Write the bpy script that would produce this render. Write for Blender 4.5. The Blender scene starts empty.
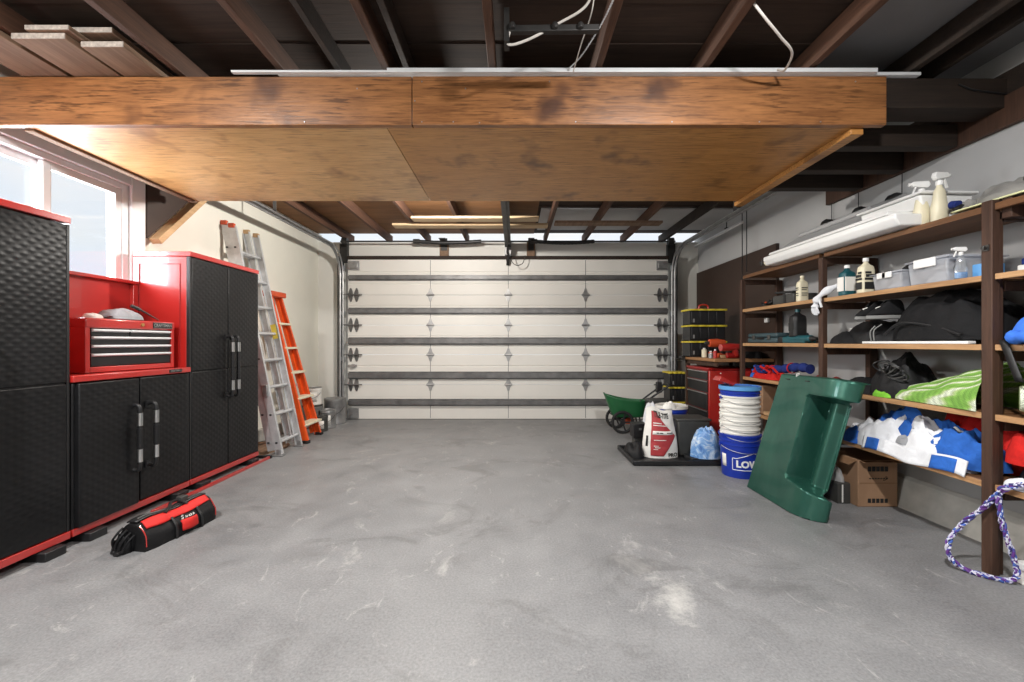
import bpy, bmesh, math, random
from mathutils import Vector, Matrix, noise
random.seed(7)
C = bpy.context.scene.collection
PI = math.pi
# ---------------------------------------------------------------- materials
def nt(name):
    m = bpy.data.materials.new(name); m.use_nodes = True
    t = m.node_tree; b = t.nodes['Principled BSDF']
    return m, t, b
def L(t, a, b): t.links.new(a, b)
def coords(t, scale=(1, 1, 1), rot=(0, 0, 0)):
    tc = t.nodes.new('ShaderNodeTexCoord'); mp = t.nodes.new('ShaderNodeMapping')
    mp.inputs['Scale'].default_value = scale; mp.inputs['Rotation'].default_value = rot
    L(t, tc.outputs['Object'], mp.inputs['Vector']); return mp.outputs['Vector']
def noisetex(t, vec, scale, detail=4, rough=.55, dist=0):
    n = t.nodes.new('ShaderNodeTexNoise'); n.inputs['Scale'].default_value = scale
    n.inputs['Detail'].default_value = detail; n.inputs['Roughness'].default_value = rough
    n.inputs['Distortion'].default_value = dist
    if vec: L(t, vec, n.inputs['Vector'])
    return n.outputs['Fac']
def ramp(t, fac, stops):
    r = t.nodes.new('ShaderNodeValToRGB'); e = r.color_ramp.elements
    while len(e) < len(stops): e.new(.5)
    for el, (p, c) in zip(e, stops):
        el.position = p; el.color = (*c, 1) if len(c) == 3 else c
    L(t, fac, r.inputs['Fac']); return r.outputs['Color']
def mixc(t, fac, a, b, mode='MIX'):
    m = t.nodes.new('ShaderNodeMix'); m.data_type = 'RGBA'; m.blend_type = mode
    for inp, v in ((m.inputs['Factor'], fac), (m.inputs['A'], a), (m.inputs['B'], b)):
        if hasattr(v, 'is_output'): L(t, v, inp)
        elif isinstance(v, (int, float)): inp.default_value = v
        else: inp.default_value = (*v, 1)
    return m.outputs['Result']
def bump(t, b, h, strength=.3, dist=.01):
    n = t.nodes.new('ShaderNodeBump'); n.inputs['Strength'].default_value = strength
    n.inputs['Distance'].default_value = dist; L(t, h, n.inputs['Height']); L(t, n.outputs['Normal'], b.inputs['Normal'])
def sc(c, k): return tuple(max(0, min(1, v * k)) for v in c)
def S(r, g, b):                                   # sRGB 0-255 to linear
    f = lambda v: (v / 255 / 12.92) if v <= 10 else ((v / 255 + .055) / 1.055) ** 2.4
    return (f(r), f(g), f(b))
def plain(name, col, rough=.5, metal=0, var=.12, nscale=9, spec=.5, bstr=0, bscale=60, coat=0):
    m, t, b = nt(name); v = coords(t)
    f = noisetex(t, v, nscale)
    L(t, ramp(t, f, [(.3, sc(col, 1 - var)), (.7, sc(col, 1 + var))]), b.inputs['Base Color'])
    b.inputs['Roughness'].default_value = rough; b.inputs['Metallic'].default_value = metal
    b.inputs['Specular IOR Level'].default_value = spec; b.inputs['Coat Weight'].default_value = coat
    if bstr: bump(t, b, noisetex(t, v, bscale), bstr, .004)
    return m
def wood(name, c1, c2, axis=0, rough=.6, grain=1.0, dark=None, spec=.35, fleck=0):
    m, t, b = nt(name)
    s = [22 * grain] * 3; s[axis] = 1.1 * grain
    v = coords(t, tuple(s)); f = noisetex(t, v, 1.6, 6, .65, .6)
    s2 = [4 * grain] * 3; s2[axis] = .7 * grain
    g = noisetex(t, coords(t, tuple(s2)), 1.3, 4, .6, .3)
    col = mixc(t, .5, ramp(t, f, [(.3, c1), (.68, c2)]), ramp(t, g, [(.3, c1), (.7, c2)]))
    if dark:
        k = noisetex(t, coords(t, (1.2, 1.2, 1.2)), 2.2, 3, .6)
        kf = ramp(t, k, [(.56, (0, 0, 0)), (.72, (1, 1, 1))])
        col = mixc(t, kf, col, dark)
    if fleck:                                          # short dark pores along the grain
        s3 = [85] * 3; s3[axis] = 6
        k = noisetex(t, coords(t, tuple(s3)), 1.0, 3, .6)
        k2 = noisetex(t, coords(t, (2.2, 2.2, 2.2)), 2.0, 3, .6)
        mu = t.nodes.new('ShaderNodeMath'); mu.operation = 'MULTIPLY'
        L(t, ramp(t, k, [(.52, (0, 0, 0)), (.62, (1, 1, 1))]), mu.inputs[0]); L(t, ramp(t, k2, [(.38, (.25, .25, .25)), (.62, (fleck,) * 3)]), mu.inputs[1])
        col = mixc(t, mu.outputs[0], col, sc(c1, .45))
    L(t, col, b.inputs['Base Color']); b.inputs['Roughness'].default_value = rough
    b.inputs['Specular IOR Level'].default_value = spec
    bump(t, b, f, .25, .004); return m
def fabric(name, col, var=.25, rough=.85, bs=18, bstr=.5):
    m, t, b = nt(name); v = coords(t)
    f = noisetex(t, v, bs, 4, .6, .8)
    L(t, ramp(t, f, [(.25, sc(col, 1 - var)), (.75, sc(col, 1 + var))]), b.inputs['Base Color'])
    b.inputs['Roughness'].default_value = rough; b.inputs['Specular IOR Level'].default_value = .3
    bump(t, b, f, bstr, .012); return m
def glassy(name, tint=(1, 1, 1), body=(.8, .85, .9), bodyf=.0, gloss=.06):
    m, t, b = nt(name); out = t.nodes['Material Output']
    tr = t.nodes.new('ShaderNodeBsdfTransparent'); tr.inputs['Color'].default_value = (*tint, 1)
    gl = t.nodes.new('ShaderNodeBsdfGlossy'); gl.inputs['Roughness'].default_value = .05
    b.inputs['Base Color'].default_value = (*body, 1); b.inputs['Roughness'].default_value = .35
    n = noisetex(t, coords(t), 5)
    mx = t.nodes.new('ShaderNodeMixShader')
    mt = t.nodes.new('ShaderNodeMath'); mt.operation = 'MULTIPLY_ADD'; L(t, n, mt.inputs[0])
    mt.inputs[1].default_value = .1 if bodyf else 0; mt.inputs[2].default_value = bodyf - (.05 if bodyf else 0)
    L(t, mt.outputs[0], mx.inputs['Fac']); L(t, tr.outputs[0], mx.inputs[1]); L(t, b.outputs[0], mx.inputs[2])
    m2 = t.nodes.new('ShaderNodeMixShader'); m2.inputs['Fac'].default_value = gloss
    L(t, mx.outputs[0], m2.inputs[1]); L(t, gl.outputs[0], m2.inputs[2]); L(t, m2.outputs[0], out.inputs['Surface'])
    return m
M = {}
def floor_mat():
    m, t, b = nt('concrete_floor'); v = coords(t)
    big = noisetex(t, v, .55, 5, .6, .4); mid = noisetex(t, v, 3.2, 6, .65); fine = noisetex(t, v, 90, 3, .7)
    col = mixc(t, .45, ramp(t, big, [(.32, S(104, 104, 106)), (.7, S(146, 146, 147))]), ramp(t, mid, [(.28, S(98, 98, 100)), (.74, S(150, 150, 150))]))
    col = mixc(t, .13, col, ramp(t, fine, [(.35, (.06, .06, .06)), (.65, (.65, .65, .64))]))
    # chalky worn patches, hairline cracks
    w = noisetex(t, coords(t, (1.1, .8, 1)), 1.7, 7, .72, .8)
    col = mixc(t, ramp(t, w, [(.60, (0, 0, 0)), (.74, (.5, .5, .5))]), col, S(205, 203, 198))
    w3 = noisetex(t, coords(t, (2.2, 1.3, 1), (0, 0, .6)), 3.4, 8, .78, 1.4)
    col = mixc(t, ramp(t, w3, [(.585, (0, 0, 0)), (.66, (.34, .34, .34))]), col, S(196, 194, 190))
    w4 = noisetex(t, coords(t, (1, 1.4, 1), (0, 0, 1.1)), 1.5, 7, .7, 1.0)
    col = mixc(t, ramp(t, w4, [(.36, (.4, .4, .4)), (.46, (0, 0, 0))]), col, S(92, 91, 90))
    vo = t.nodes.new('ShaderNodeTexVoronoi'); vo.feature = 'DISTANCE_TO_EDGE'; vo.inputs['Scale'].default_value = .42
    wob = t.nodes.new('ShaderNodeVectorMath'); wob.operation = 'ADD'
    nz = t.nodes.new('ShaderNodeTexNoise'); nz.inputs['Scale'].default_value = 2.5; nz.inputs['Detail'].default_value = 6; L(t, v, nz.inputs['Vector'])
    L(t, v, wob.inputs[0]); L(t, nz.outputs['Color'], wob.inputs[1]); L(t, wob.outputs[0], vo.inputs['Vector'])
    cr = ramp(t, vo.outputs['Distance'], [(0.0, (.16, .16, .16)), (.005, (0, 0, 0))])
    col = mixc(t, cr, col, S(100, 99, 97))
    # one white spill in front of the camera
    tc = t.nodes.new('ShaderNodeTexCoord'); ds = t.nodes.new('ShaderNodeVectorMath'); ds.operation = 'DISTANCE'
    w2 = t.nodes.new('ShaderNodeVectorMath'); w2.operation = 'ADD'
    L(t, tc.outputs['Object'], w2.inputs[0]); w2.inputs[1].default_value = (-.74, -1.98, 0)
    sc2 = t.nodes.new('ShaderNodeVectorMath'); sc2.operation = 'MULTIPLY'; L(t, w2.outputs[0], sc2.inputs[0]); sc2.inputs[1].default_value = (2.6, 1.5, 0)
    ln = t.nodes.new('ShaderNodeVectorMath'); ln.operation = 'LENGTH'; L(t, sc2.outputs[0], ln.inputs[0])
    nm = noisetex(t, v, 9, 6, .75); ad = t.nodes.new('ShaderNodeMath'); ad.operation = 'MULTIPLY_ADD'
    L(t, nm, ad.inputs[0]); ad.inputs[1].default_value = 1.1; L(t, ln.outputs['Value'], ad.inputs[2])
    col = mixc(t, ramp(t, ad.outputs[0], [(.38, (.75, .75, .75)), (.85, (0, 0, 0))]), col, S(214, 212, 206))
    L(t, col, b.inputs['Base Color'])
    L(t, ramp(t, mid, [(.3, (.36, .36, .36)), (.7, (.6, .6, .6))]), b.inputs['Roughness'])
    b.inputs['Specular IOR Level'].default_value = .4
    bump(t, b, fine, .12, .003); return m
M['floor'] = floor_mat()
M['wall_cream'] = plain('painted_wall_cream', S(226, 224, 212), .75, var=.05, nscale=1.6, bstr=.12, bscale=25)
M['wall_grey'] = plain('painted_wall_grey', S(178, 178, 178), .75, var=.07, nscale=1.3, bstr=.12, bscale=25)
M['wall_front'] = plain('painted_wall_front', S(215, 214, 208), .75, var=.05, nscale=1.6, bstr=.1, bscale=25)
M['concrete'] = plain('footing_concrete', S(180, 178, 172), .9, var=.2, nscale=6, bstr=.5, bscale=40)
M['beam'] = wood('orange_beam_wood', S(100, 62, 36), S(178, 122, 74), 0, .40, 2.8, S(84, 52, 34), .5, .75)
M['ply'] = wood('plywood_sheet', S(182, 130, 74), S(220, 174, 116), 0, .36, 2.4, S(136, 92, 54), .6, .7)
M['ply2'] = wood('plywood_sheet_brown', S(160, 106, 50), S(202, 146, 82), 0, .42, 2.4, S(112, 72, 38), .5, .75)
M['rafter'] = wood('rafter_wood', S(58, 40, 32), S(106, 74, 56), 1, .75, 2)
M['rafter_dark'] = wood('dark_joist_wood', S(30, 25, 22), S(56, 44, 36), 0, .75, 2)
M['sheath'] = wood('roof_boards', S(44, 34, 29), S(72, 56, 46), 0, .85, 1.5)
M['sheath_warm'] = wood('roof_boards_warm', S(104, 72, 44), S(150, 108, 70), 0, .7, 1.5)
M['grey_panel'] = plain('grey_ceiling_sheet', S(112, 112, 114), .8, var=.08, nscale=3)
M['light_panel'] = plain('pale_ceiling_sheet', S(196, 196, 196), .8, var=.08, nscale=3)
M['tan'] = wood('tan_board', S(176, 140, 100), S(212, 180, 138), 1, .6)
M['tanx'] = wood('tan_board_crosswise', S(168, 140, 106), S(204, 180, 144), 0, .6)
M['weathered'] = wood('weathered_plank', S(96, 74, 58), S(150, 124, 102), 1, .8, 1.2)
M['plank_end'] = plain('plank_end_grain', S(170, 160, 150), .9, var=.3, nscale=50)
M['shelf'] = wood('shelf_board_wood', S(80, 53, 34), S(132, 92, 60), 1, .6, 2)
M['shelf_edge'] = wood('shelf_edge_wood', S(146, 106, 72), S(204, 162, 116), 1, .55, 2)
M['post'] = wood('shelf_post_wood', S(48, 34, 28), S(88, 62, 48), 2, .65, 2.4)
M['pegboard'] = plain('dark_brown_hardboard', S(58, 42, 34), .55, var=.15, nscale=2)
M['bench'] = wood('bench_top_wood', S(120, 84, 54), S(180, 134, 92), 1, .6)
def black_door():
    m, t, b = nt('embossed_black_metal'); v = coords(t)
    pw = t.nodes.new('ShaderNodeMath'); pw.operation = 'MULTIPLY'
    for k, rx in enumerate((.62, -.62)):                # two crossed sets of sine ridges: pillowed lozenges
        wv = t.nodes.new('ShaderNodeTexWave'); wv.bands_direction = 'Z'; wv.inputs['Scale'].default_value = 8; wv.inputs['Detail'].default_value = 0
        L(t, coords(t, (1, 1, 1), (rx, 0, 0)), wv.inputs['Vector']); L(t, wv.outputs['Fac'], pw.inputs[k])
    b.inputs['Roughness'].default_value = .42; b.inputs['Specular IOR Level'].default_value = .32
    f = noisetex(t, v, 3); L(t, ramp(t, f, [(.3, (.006, .006, .0065)), (.7, (.011, .011, .012))]), b.inputs['Base Color'])
    bump(t, b, pw.outputs[0], .2, .008); return m
M['bdoor'] = black_door()
M['red'] = plain('red_enamel', S(180, 38, 33), .3, var=.06, nscale=2, coat=.9, spec=.8)
M['red_dark'] = plain('red_enamel_dark', S(150, 22, 22), .4, var=.1)
M['black'] = plain('black_plastic', (.012, .012, .013), .45, var=.2)
M['black_soft'] = fabric('black_cloth', (.007, .007, .008), .3, .8, 14)
M['black_bag'] = fabric('black_bag_fabric', (.008, .008, .009), .3, .6, 9, .6)
M['dgrey'] = plain('dark_grey_plastic', S(62, 62, 60), .55, var=.15)
M['grey'] = plain('grey_plastic', S(128, 128, 126), .5, var=.1)
M['silver'] = plain('brushed_silver', (.72, .72, .72), .28, 1, var=.06)
M['alu'] = plain('ladder_aluminium', (.62, .63, .64), .45, .5, var=.12, nscale=14)
M['steel'] = plain('galvanised_steel', (.38, .38, .38), .45, .8, var=.2, nscale=12)
M['strut'] = plain('galvanised_strut', (.17, .17, .17), .5, .6, var=.25, nscale=8)
M['iron'] = plain('dark_iron', (.05, .048, .046), .5, .6, var=.25)
M['brass'] = plain('brass', (.7, .5, .2), .35, 1, var=.05)
M['door'] = plain('door_white_paint', S(222, 220, 214), .5, var=.04, nscale=1.2)
M['white'] = plain('white_plastic', S(236, 236, 234), .4, var=.03)
M['wframe'] = plain('white_window_vinyl', S(238, 239, 240), .4, var=.02)
M['white_metal'] = plain('white_coated_metal', S(226, 228, 230), .35, var=.04)
M['offwhite'] = plain('cream_plastic', S(226, 218, 190), .45, var=.05)
M['orange'] = plain('orange_fibreglass', S(226, 84, 24), .45, var=.1, nscale=12)
M['orange_dull'] = plain('orange_plastic', S(200, 78, 40), .5, var=.1)
M['yellow'] = plain('yellow_plastic', S(206, 186, 50), .45, var=.06)
M['yellow_label'] = plain('yellow_sticker', S(226, 200, 80), .5, var=.05)
M['green'] = plain('green_hopper_plastic', S(28, 92, 52), .45, var=.1)
M['lowblue'] = plain('blue_bucket_plastic', S(22, 52, 160), .38, var=.05)
M['ltblue'] = plain('light_blue_plastic', S(92, 156, 214), .4, var=.05)
M['bucketwhite'] = plain('white_bucket_plastic', S(232, 230, 224), .4, var=.04)
M['teal'] = plain('teal_plastic', S(26, 84, 92), .4, var=.12)
M['tealcase'] = plain('slate_teal_case', S(58, 78, 84), .5, var=.1)
M['cardboard'] = plain('cardboard', S(158, 124, 96), .85, var=.08, nscale=4)
M['cardboard_dark'] = plain('cardboard_brown', S(140, 106, 76), .85, var=.1, nscale=4)
M['paper'] = plain('white_paper', S(236, 234, 228), .7, var=.03)
M['bagred'] = plain('bag_red_print', S(176, 58, 62), .6, var=.06)
M['ink'] = plain('black_ink', (.015, .015, .015), .6, var=.1)
M['paleyellow'] = plain('pale_yellow_paper', S(226, 228, 176), .7, var=.04)
M['f_white'] = fabric('white_fabric', S(226, 228, 232), .08)
M['f_blue'] = fabric('blue_fabric', S(44, 100, 186), .2)
M['f_sky'] = fabric('bright_blue_fabric', S(62, 118, 220), .15)
M['f_red'] = fabric('red_fabric', S(192, 30, 26), .2)
M['f_navy'] = fabric('navy_fabric', S(30, 46, 110), .2)
M['f_grey'] = fabric('grey_fabric', S(150, 152, 156), .12)
M['f_green'] = fabric('lime_fabric', S(126, 196, 60), .2)
M['f_dkbag'] = fabric('red_bag_fabric', S(206, 44, 40), .12, .6, 9, .4)
M['graybag'] = fabric('grey_plastic_bag', S(140, 138, 134), .22, .35, 8, .7)
def bluebag():
    m, t, b = nt('blue_printed_bag'); f = noisetex(t, coords(t), 9, 5, .65, 1.2)
    L(t, ramp(t, f, [(.34, S(64, 110, 180)), (.48, S(120, 166, 218)), (.6, S(206, 222, 238))]), b.inputs['Base Color'])
    b.inputs['Roughness'].default_value = .3; bump(t, b, f, .7, .02); return m
M['bluebag'] = bluebag()
def meshgreen(name, stripe):
    m, t, b = nt(name); v = coords(t)
    ch = t.nodes.new('ShaderNodeTexChecker'); ch.inputs['Scale'].default_value = 150; L(t, coords(t, (1, 1, 1), (.3, .5, .6)), ch.inputs['Vector'])
    wv = t.nodes.new('ShaderNodeTexWave'); wv.inputs['Scale'].default_value = stripe; wv.inputs['Distortion'].default_value = 3; wv.inputs['Detail'].default_value = 2
    wv.bands_direction = 'X'; L(t, coords(t, (1, .25, 1.2)), wv.inputs['Vector'])
    col = ramp(t, wv.outputs['Fac'], [(.2, S(126, 178, 74)), (.6, S(150, 200, 92)), (.86, S(190, 206, 150)), (.98, S(230, 238, 214))])
    mt = t.nodes.new('ShaderNodeMath'); mt.operation = 'MULTIPLY'; L(t, ch.outputs['Fac'], mt.inputs[0]); mt.inputs[1].default_value = .45
    L(t, mixc(t, mt.outputs[0], col, S(40, 66, 34)), b.inputs['Base Color'])
    b.inputs['Roughness'].default_value = .7; bump(t, b, wv.outputs['Fac'], .5, .01); return m
M['gmesh'] = meshgreen('lime_mesh_fabric', 13)
M['gmesh2'] = meshgreen('green_netting', 1.0)
def greenmetal():
    m, t, b = nt('green_metallic_plastic'); f = noisetex(t, coords(t, (1, 1, .5)), 3.5, 5, .6, .4)
    L(t, ramp(t, f, [(.3, S(36, 84, 72)), (.75, S(58, 108, 94))]), b.inputs['Base Color'])
    b.inputs['Metallic'].default_value = .55; b.inputs['Roughness'].default_value = .30
    b.inputs['Coat Weight'].default_value = .3; return m
M['gpanel'] = greenmetal()
M['glass'] = glassy('window_glass', (.97, .985, 1), gloss=.04)
M['clear'] = glassy('clear_plastic', (.95, .97, 1), (.93, .95, 1), .30, .08)
M['clear2'] = glassy('clear_bottle_plastic', (.93, .95, .97), (.85, .88, .9), .18, .12)
M['film'] = glassy('clear_polythene', (.8, .8, .8), (.62, .62, .62), .55, .08)
M['tire'] = plain('black_rubber', (.012, .012, .012), .8, var=.2)
def yarn(name, a, b_, c):
    m, t, b = nt(name); f = noisetex(t, coords(t), 34, 2, .5)
    r = t.nodes.new('ShaderNodeValToRGB'); r.color_ramp.interpolation = 'CONSTANT'; e = r.color_ramp.elements; e.new(.5)
    for el, p, k in zip(e, (0, .44, .55), (a, b_, c)): el.position = p; el.color = (*k, 1)
    L(t, f, r.inputs['Fac']); L(t, r.outputs['Color'], b.inputs['Base Color']); b.inputs['Roughness'].default_value = .9; return m
M['rope_p'] = yarn('purple_yarn', S(96, 52, 130), S(70, 84, 160), S(206, 204, 224))
M['rope_b'] = yarn('blue_yarn', S(72, 100, 180), S(214, 214, 228), S(92, 50, 120))
M['rope_w'] = yarn('white_yarn', S(64, 60, 120), S(200, 204, 224), S(110, 72, 150))
M['pipe'] = plain('pale_metal_channel', (.72, .72, .72), .35, .7, var=.08)
M['cord_w'] = plain('white_cable', S(214, 208, 200), .5)

# ---------------------------------------------------------------- mesh builder
class MB:
    def __init__(s): s.v = []; s.f = []
    def add(s, vs, fs):
        o = len(s.v); s.v += [Vector(v) for v in vs]; s.f += [tuple(i + o for i in f) for f in fs]; return s
    def box(s, x0, x1, y0, y1, z0, z1):
        return s.add([(x0, y0, z0), (x1, y0, z0), (x1, y1, z0), (x0, y1, z0), (x0, y0, z1), (x1, y0, z1), (x1, y1, z1), (x0, y1, z1)],
                     [(0, 3, 2, 1), (4, 5, 6, 7), (0, 1, 5, 4), (1, 2, 6, 5), (2, 3, 7, 6), (3, 0, 4, 7)])
    def bar(s, p0, p1, w, h, up=(0, 0, 1)):
        p0, p1 = Vector(p0), Vector(p1); d = (p1 - p0).normalized(); u = Vector(up)
        a = d.cross(u).normalized(); b = a.cross(d).normalized(); vs = []
        for p in (p0, p1):
            for sa, sb in ((-1, -1), (1, -1), (1, 1), (-1, 1)): vs.append(p + a * sa * w / 2 + b * sb * h / 2)
        return s.add(vs, [(0, 1, 2, 3), (7, 6, 5, 4), (0, 4, 5, 1), (1, 5, 6, 2), (2, 6, 7, 3), (3, 7, 4, 0)])
    def tube(s, pts, r, n=10, closed=False):
        pts = [Vector(p) for p in pts]; N = len(pts); rr = r if isinstance(r, (list, tuple)) else [r] * N
        prev = None; vs = []
        for i, p in enumerate(pts):
            if closed: d = pts[(i + 1) % N] - pts[i - 1]
            else: d = pts[min(i + 1, N - 1)] - pts[max(i - 1, 0)]
            d.normalize()
            if prev is None:
                a = d.cross(Vector((0, 0, 1)) if abs(d.z) < .9 else Vector((1, 0, 0))).normalized()
            else:
                a = (prev - d * prev.dot(d)).normalized()
            prev = a; b = d.cross(a)
            for k in range(n):
                t = 2 * PI * k / n; vs.append(p + (a * math.cos(t) + b * math.sin(t)) * rr[i])
        fs = []
        for i in range(N if closed else N - 1):
            j = (i + 1) % N
            for k in range(n):
                q = (k + 1) % n; fs.append((i * n + k, i * n + q, j * n + q, j * n + k))
        if not closed:
            fs.append(tuple(range(n - 1, -1, -1))); fs.append(tuple((N - 1) * n + k for k in range(n)))
        return s.add(vs, fs)
    def cyl(s, p0, p1, r, n=16): return s.tube([p0, p1], r, n)
    def lathe(s, prof, c=(0, 0, 0), n=28, sx=1, sy=1):
        vs = []; fs = []; c = Vector(c)
        for r, z in prof:
            for k in range(n):
                t = 2 * PI * k / n; vs.append(c + Vector((r * math.cos(t) * sx, r * math.sin(t) * sy, z)))
        for i in range(len(prof) - 1):
            for k in range(n):
                q = (k + 1) % n; fs.append((i * n + k, i * n + q, (i + 1) * n + q, (i + 1) * n + k))
        if prof[0][0] > 1e-6: fs.append(tuple(range(n - 1, -1, -1)))
        if prof[-1][0] > 1e-6: fs.append(tuple((len(prof) - 1) * n + k for k in range(n)))
        return s.add(vs, fs)
    def prism(s, poly, fn0, fn1):
        n = len(poly)
        return s.add([fn0(p) for p in poly] + [fn1(p) for p in poly],
                     [tuple(range(n - 1, -1, -1)), tuple(range(n, 2 * n))] + [(i, (i + 1) % n, n + (i + 1) % n, n + i) for i in range(n)])
    def grid(s, fn, nu, nv):
        vs = [fn(i / nu, j / nv) for j in range(nv + 1) for i in range(nu + 1)]; w = nu + 1
        return s.add(vs, [(j * w + i, j * w + i + 1, (j + 1) * w + i + 1, (j + 1) * w + i) for j in range(nv) for i in range(nu)])
    def rot(s, ang, axis='Z', about=(0, 0, 0)):
        m = Matrix.Translation(Vector(about)) @ Matrix.Rotation(ang, 4, axis) @ Matrix.Translation(-Vector(about))
        s.v = [m @ v for v in s.v]; return s
    def heap(s, cx, cy, z0, rx, ry, h, seed=0, crumple=.3, freq=5, nr=22, nt_=56, sq=2.4, lump=.25, flat=2.0):
        """a closed crumpled heap of soft stuff lying on z0"""
        vs = []; fs = []; o = Vector((seed * 7.3, seed * 3.1, seed * 1.7))
        for i in range(nr + 1):
            r = i / nr
            for k in range(nt_):
                t = 2 * PI * k / nt_; c, sn = math.cos(t), math.sin(t)
                e = 1 / (abs(c) ** sq + abs(sn) ** sq) ** (1 / sq)
                e *= 1 + .16 * noise.noise(o + Vector((c * 1.5, sn * 1.5, 0)))
                x, y = c * e * r, sn * e * r
                z = max(0, 1 - r ** flat) ** .5
                q = o + Vector((x * rx, y * ry, 0)) * freq
                z *= 1 + lump * noise.noise(o + Vector((x, y, 3)) * 1.6)
                wv = noise.noise_vector(q * .5) * .8; cr = .62 * (.55 - 1.7 * abs(noise.noise(q + wv + Vector((z, 0, 0))))) + .42 * (.45 - 1.6 * abs(noise.noise(q * 2.1 + wv))) + .16 * (.5 - abs(noise.noise(q * 4.7)))
                z = z * (1 + crumple * cr) if r < 1 else 0
                out = 1 + crumple * .12 * cr * (r > .7)
                vs.append((cx + x * rx * out, cy + y * ry * out, z0 + max(0, z) * h))
        for i in range(nr):
            for k in range(nt_):
                q = (k + 1) % nt_; fs.append((i * nt_ + k, (i + 1) * nt_ + k, (i + 1) * nt_ + q, i * nt_ + q))
        fs.append(tuple(nr * nt_ + k for k in range(nt_ - 1, -1, -1)))
        return s.add(vs, fs)

INV = {}
def obj(name, mb, mat, parent=None, bevel=0, smooth=True, sub=0, solid=0, ang=40):
    me = bpy.data.meshes.new(name)
    vs = mb.v
    if parent is not None:
        r = parent
        while r.parent is not None: r = r.parent
        inv = INV[r.name]; vs = [inv @ v for v in vs]
    me.from_pydata([tuple(v) for v in vs], [], mb.f); me.validate(); 
    bm = bmesh.new(); bm.from_mesh(me); bmesh.ops.remove_doubles(bm, verts=bm.verts, dist=1e-6)
    bmesh.ops.recalc_face_normals(bm, faces=bm.faces); bm.to_mesh(me); bm.free()
    if smooth:
        for p in me.polygons: p.use_smooth = True
        me.set_sharp_from_angle(angle=math.radians(ang))
    o = bpy.data.objects.new(name, me); C.objects.link(o)
    me.materials.append(M[mat] if isinstance(mat, str) else mat)
    if parent is not None: o.parent = parent
    else: INV[o.name] = Matrix()
    if solid:
        md = o.modifiers.new('thickness', 'SOLIDIFY'); md.thickness = solid; md.offset = 0
    if bevel:
        md = o.modifiers.new('bevel', 'BEVEL'); md.width = bevel; md.segments = 2; md.limit_method = 'ANGLE'; md.angle_limit = math.radians(35)
    if sub:
        md = o.modifiers.new('sub', 'SUBSURF'); md.levels = sub; md.render_levels = sub
    return o
def tag(o, label, cat, group=None):
    o['label'] = label; o['category'] = cat
    if group: o['group'] = group
    return o
def thing(name, label, cat, loc, rz=0, group=None, local=False):
    """an Empty at the thing's base; its parts are authored in world metres (local=True: in its own axes)"""
    o = bpy.data.objects.new(name, None); C.objects.link(o); o.empty_display_size = .1
    o.location = loc; o.rotation_euler = (0, 0, rz)
    m = Matrix.Translation(Vector(loc)) @ Matrix.Rotation(rz, 4, 'Z')
    INV[o.name] = Matrix() if local else m.inverted()
    return tag(o, label, cat, group)
def struct(name, mb=None, mat=None, bevel=0, loc=(0, 0, 0), **k):
    if mb is None:
        o = bpy.data.objects.new(name, None); C.objects.link(o); o.location = loc; INV[o.name] = Matrix.Translation(Vector(loc)).inverted()
    else: o = obj(name, mb, mat, None, bevel, **k)
    o['kind'] = 'structure'; return o
def dup(root, loc, rz, label, group=None):
    r = root.copy(); C.objects.link(r); r.location = loc; r.rotation_euler = (0, 0, rz); r['label'] = label
    if group: r['group'] = group
    for ch in list(root.children):
        c = ch.copy(); C.objects.link(c); c.parent = r
        for g in list(ch.children):
            d = g.copy(); C.objects.link(d); d.parent = c
    return r
def text_mb(body, size, fn, extrude=.0015, bold=0.0, align='CENTER'):
    """lettering as mesh; fn maps a flat letter point (x right, y up, z out) into place"""
    cu = bpy.data.curves.new('lettering', 'FONT'); cu.body = body; cu.size = size; cu.extrude = extrude; cu.offset = bold
    cu.align_x = align; cu.align_y = 'CENTER'; cu.resolution_u = 3
    ob = bpy.data.objects.new('lettering_tmp', cu); C.objects.link(ob)
    dg = bpy.context.evaluated_depsgraph_get(); me = bpy.data.meshes.new_from_object(ob.evaluated_get(dg))
    mb = MB().add([fn(v.co) for v in me.vertices], [tuple(p.vertices) for p in me.polygons])
    bpy.data.objects.remove(ob); bpy.data.curves.remove(cu); bpy.data.meshes.remove(me)
    return mb
def arc(c, r, a0, a1, n, plane='yz', x=0):
    out = []
    for i in range(n + 1):
        a = a0 + (a1 - a0) * i / n
        out.append((x, c[0] + r * math.cos(a), c[1] + r * math.sin(a)))
    return out
def spline(pts, n=10):
    """Catmull-Rom through the points"""
    P = [Vector(p) for p in pts]; P = [P[0] * 2 - P[1]] + P + [P[-1] * 2 - P[-2]]; out = []
    for i in range(1, len(P) - 2):
        for k in range(n):
            t = k / n; a, b, c, d = P[i - 1], P[i], P[i + 1], P[i + 2]
            out.append(.5 * ((2 * b) + (c - a) * t + (2 * a - 5 * b + 4 * c - d) * t * t + (3 * b - a - 3 * c + d) * t ** 3))
    out.append(P[-2]); return out
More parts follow.
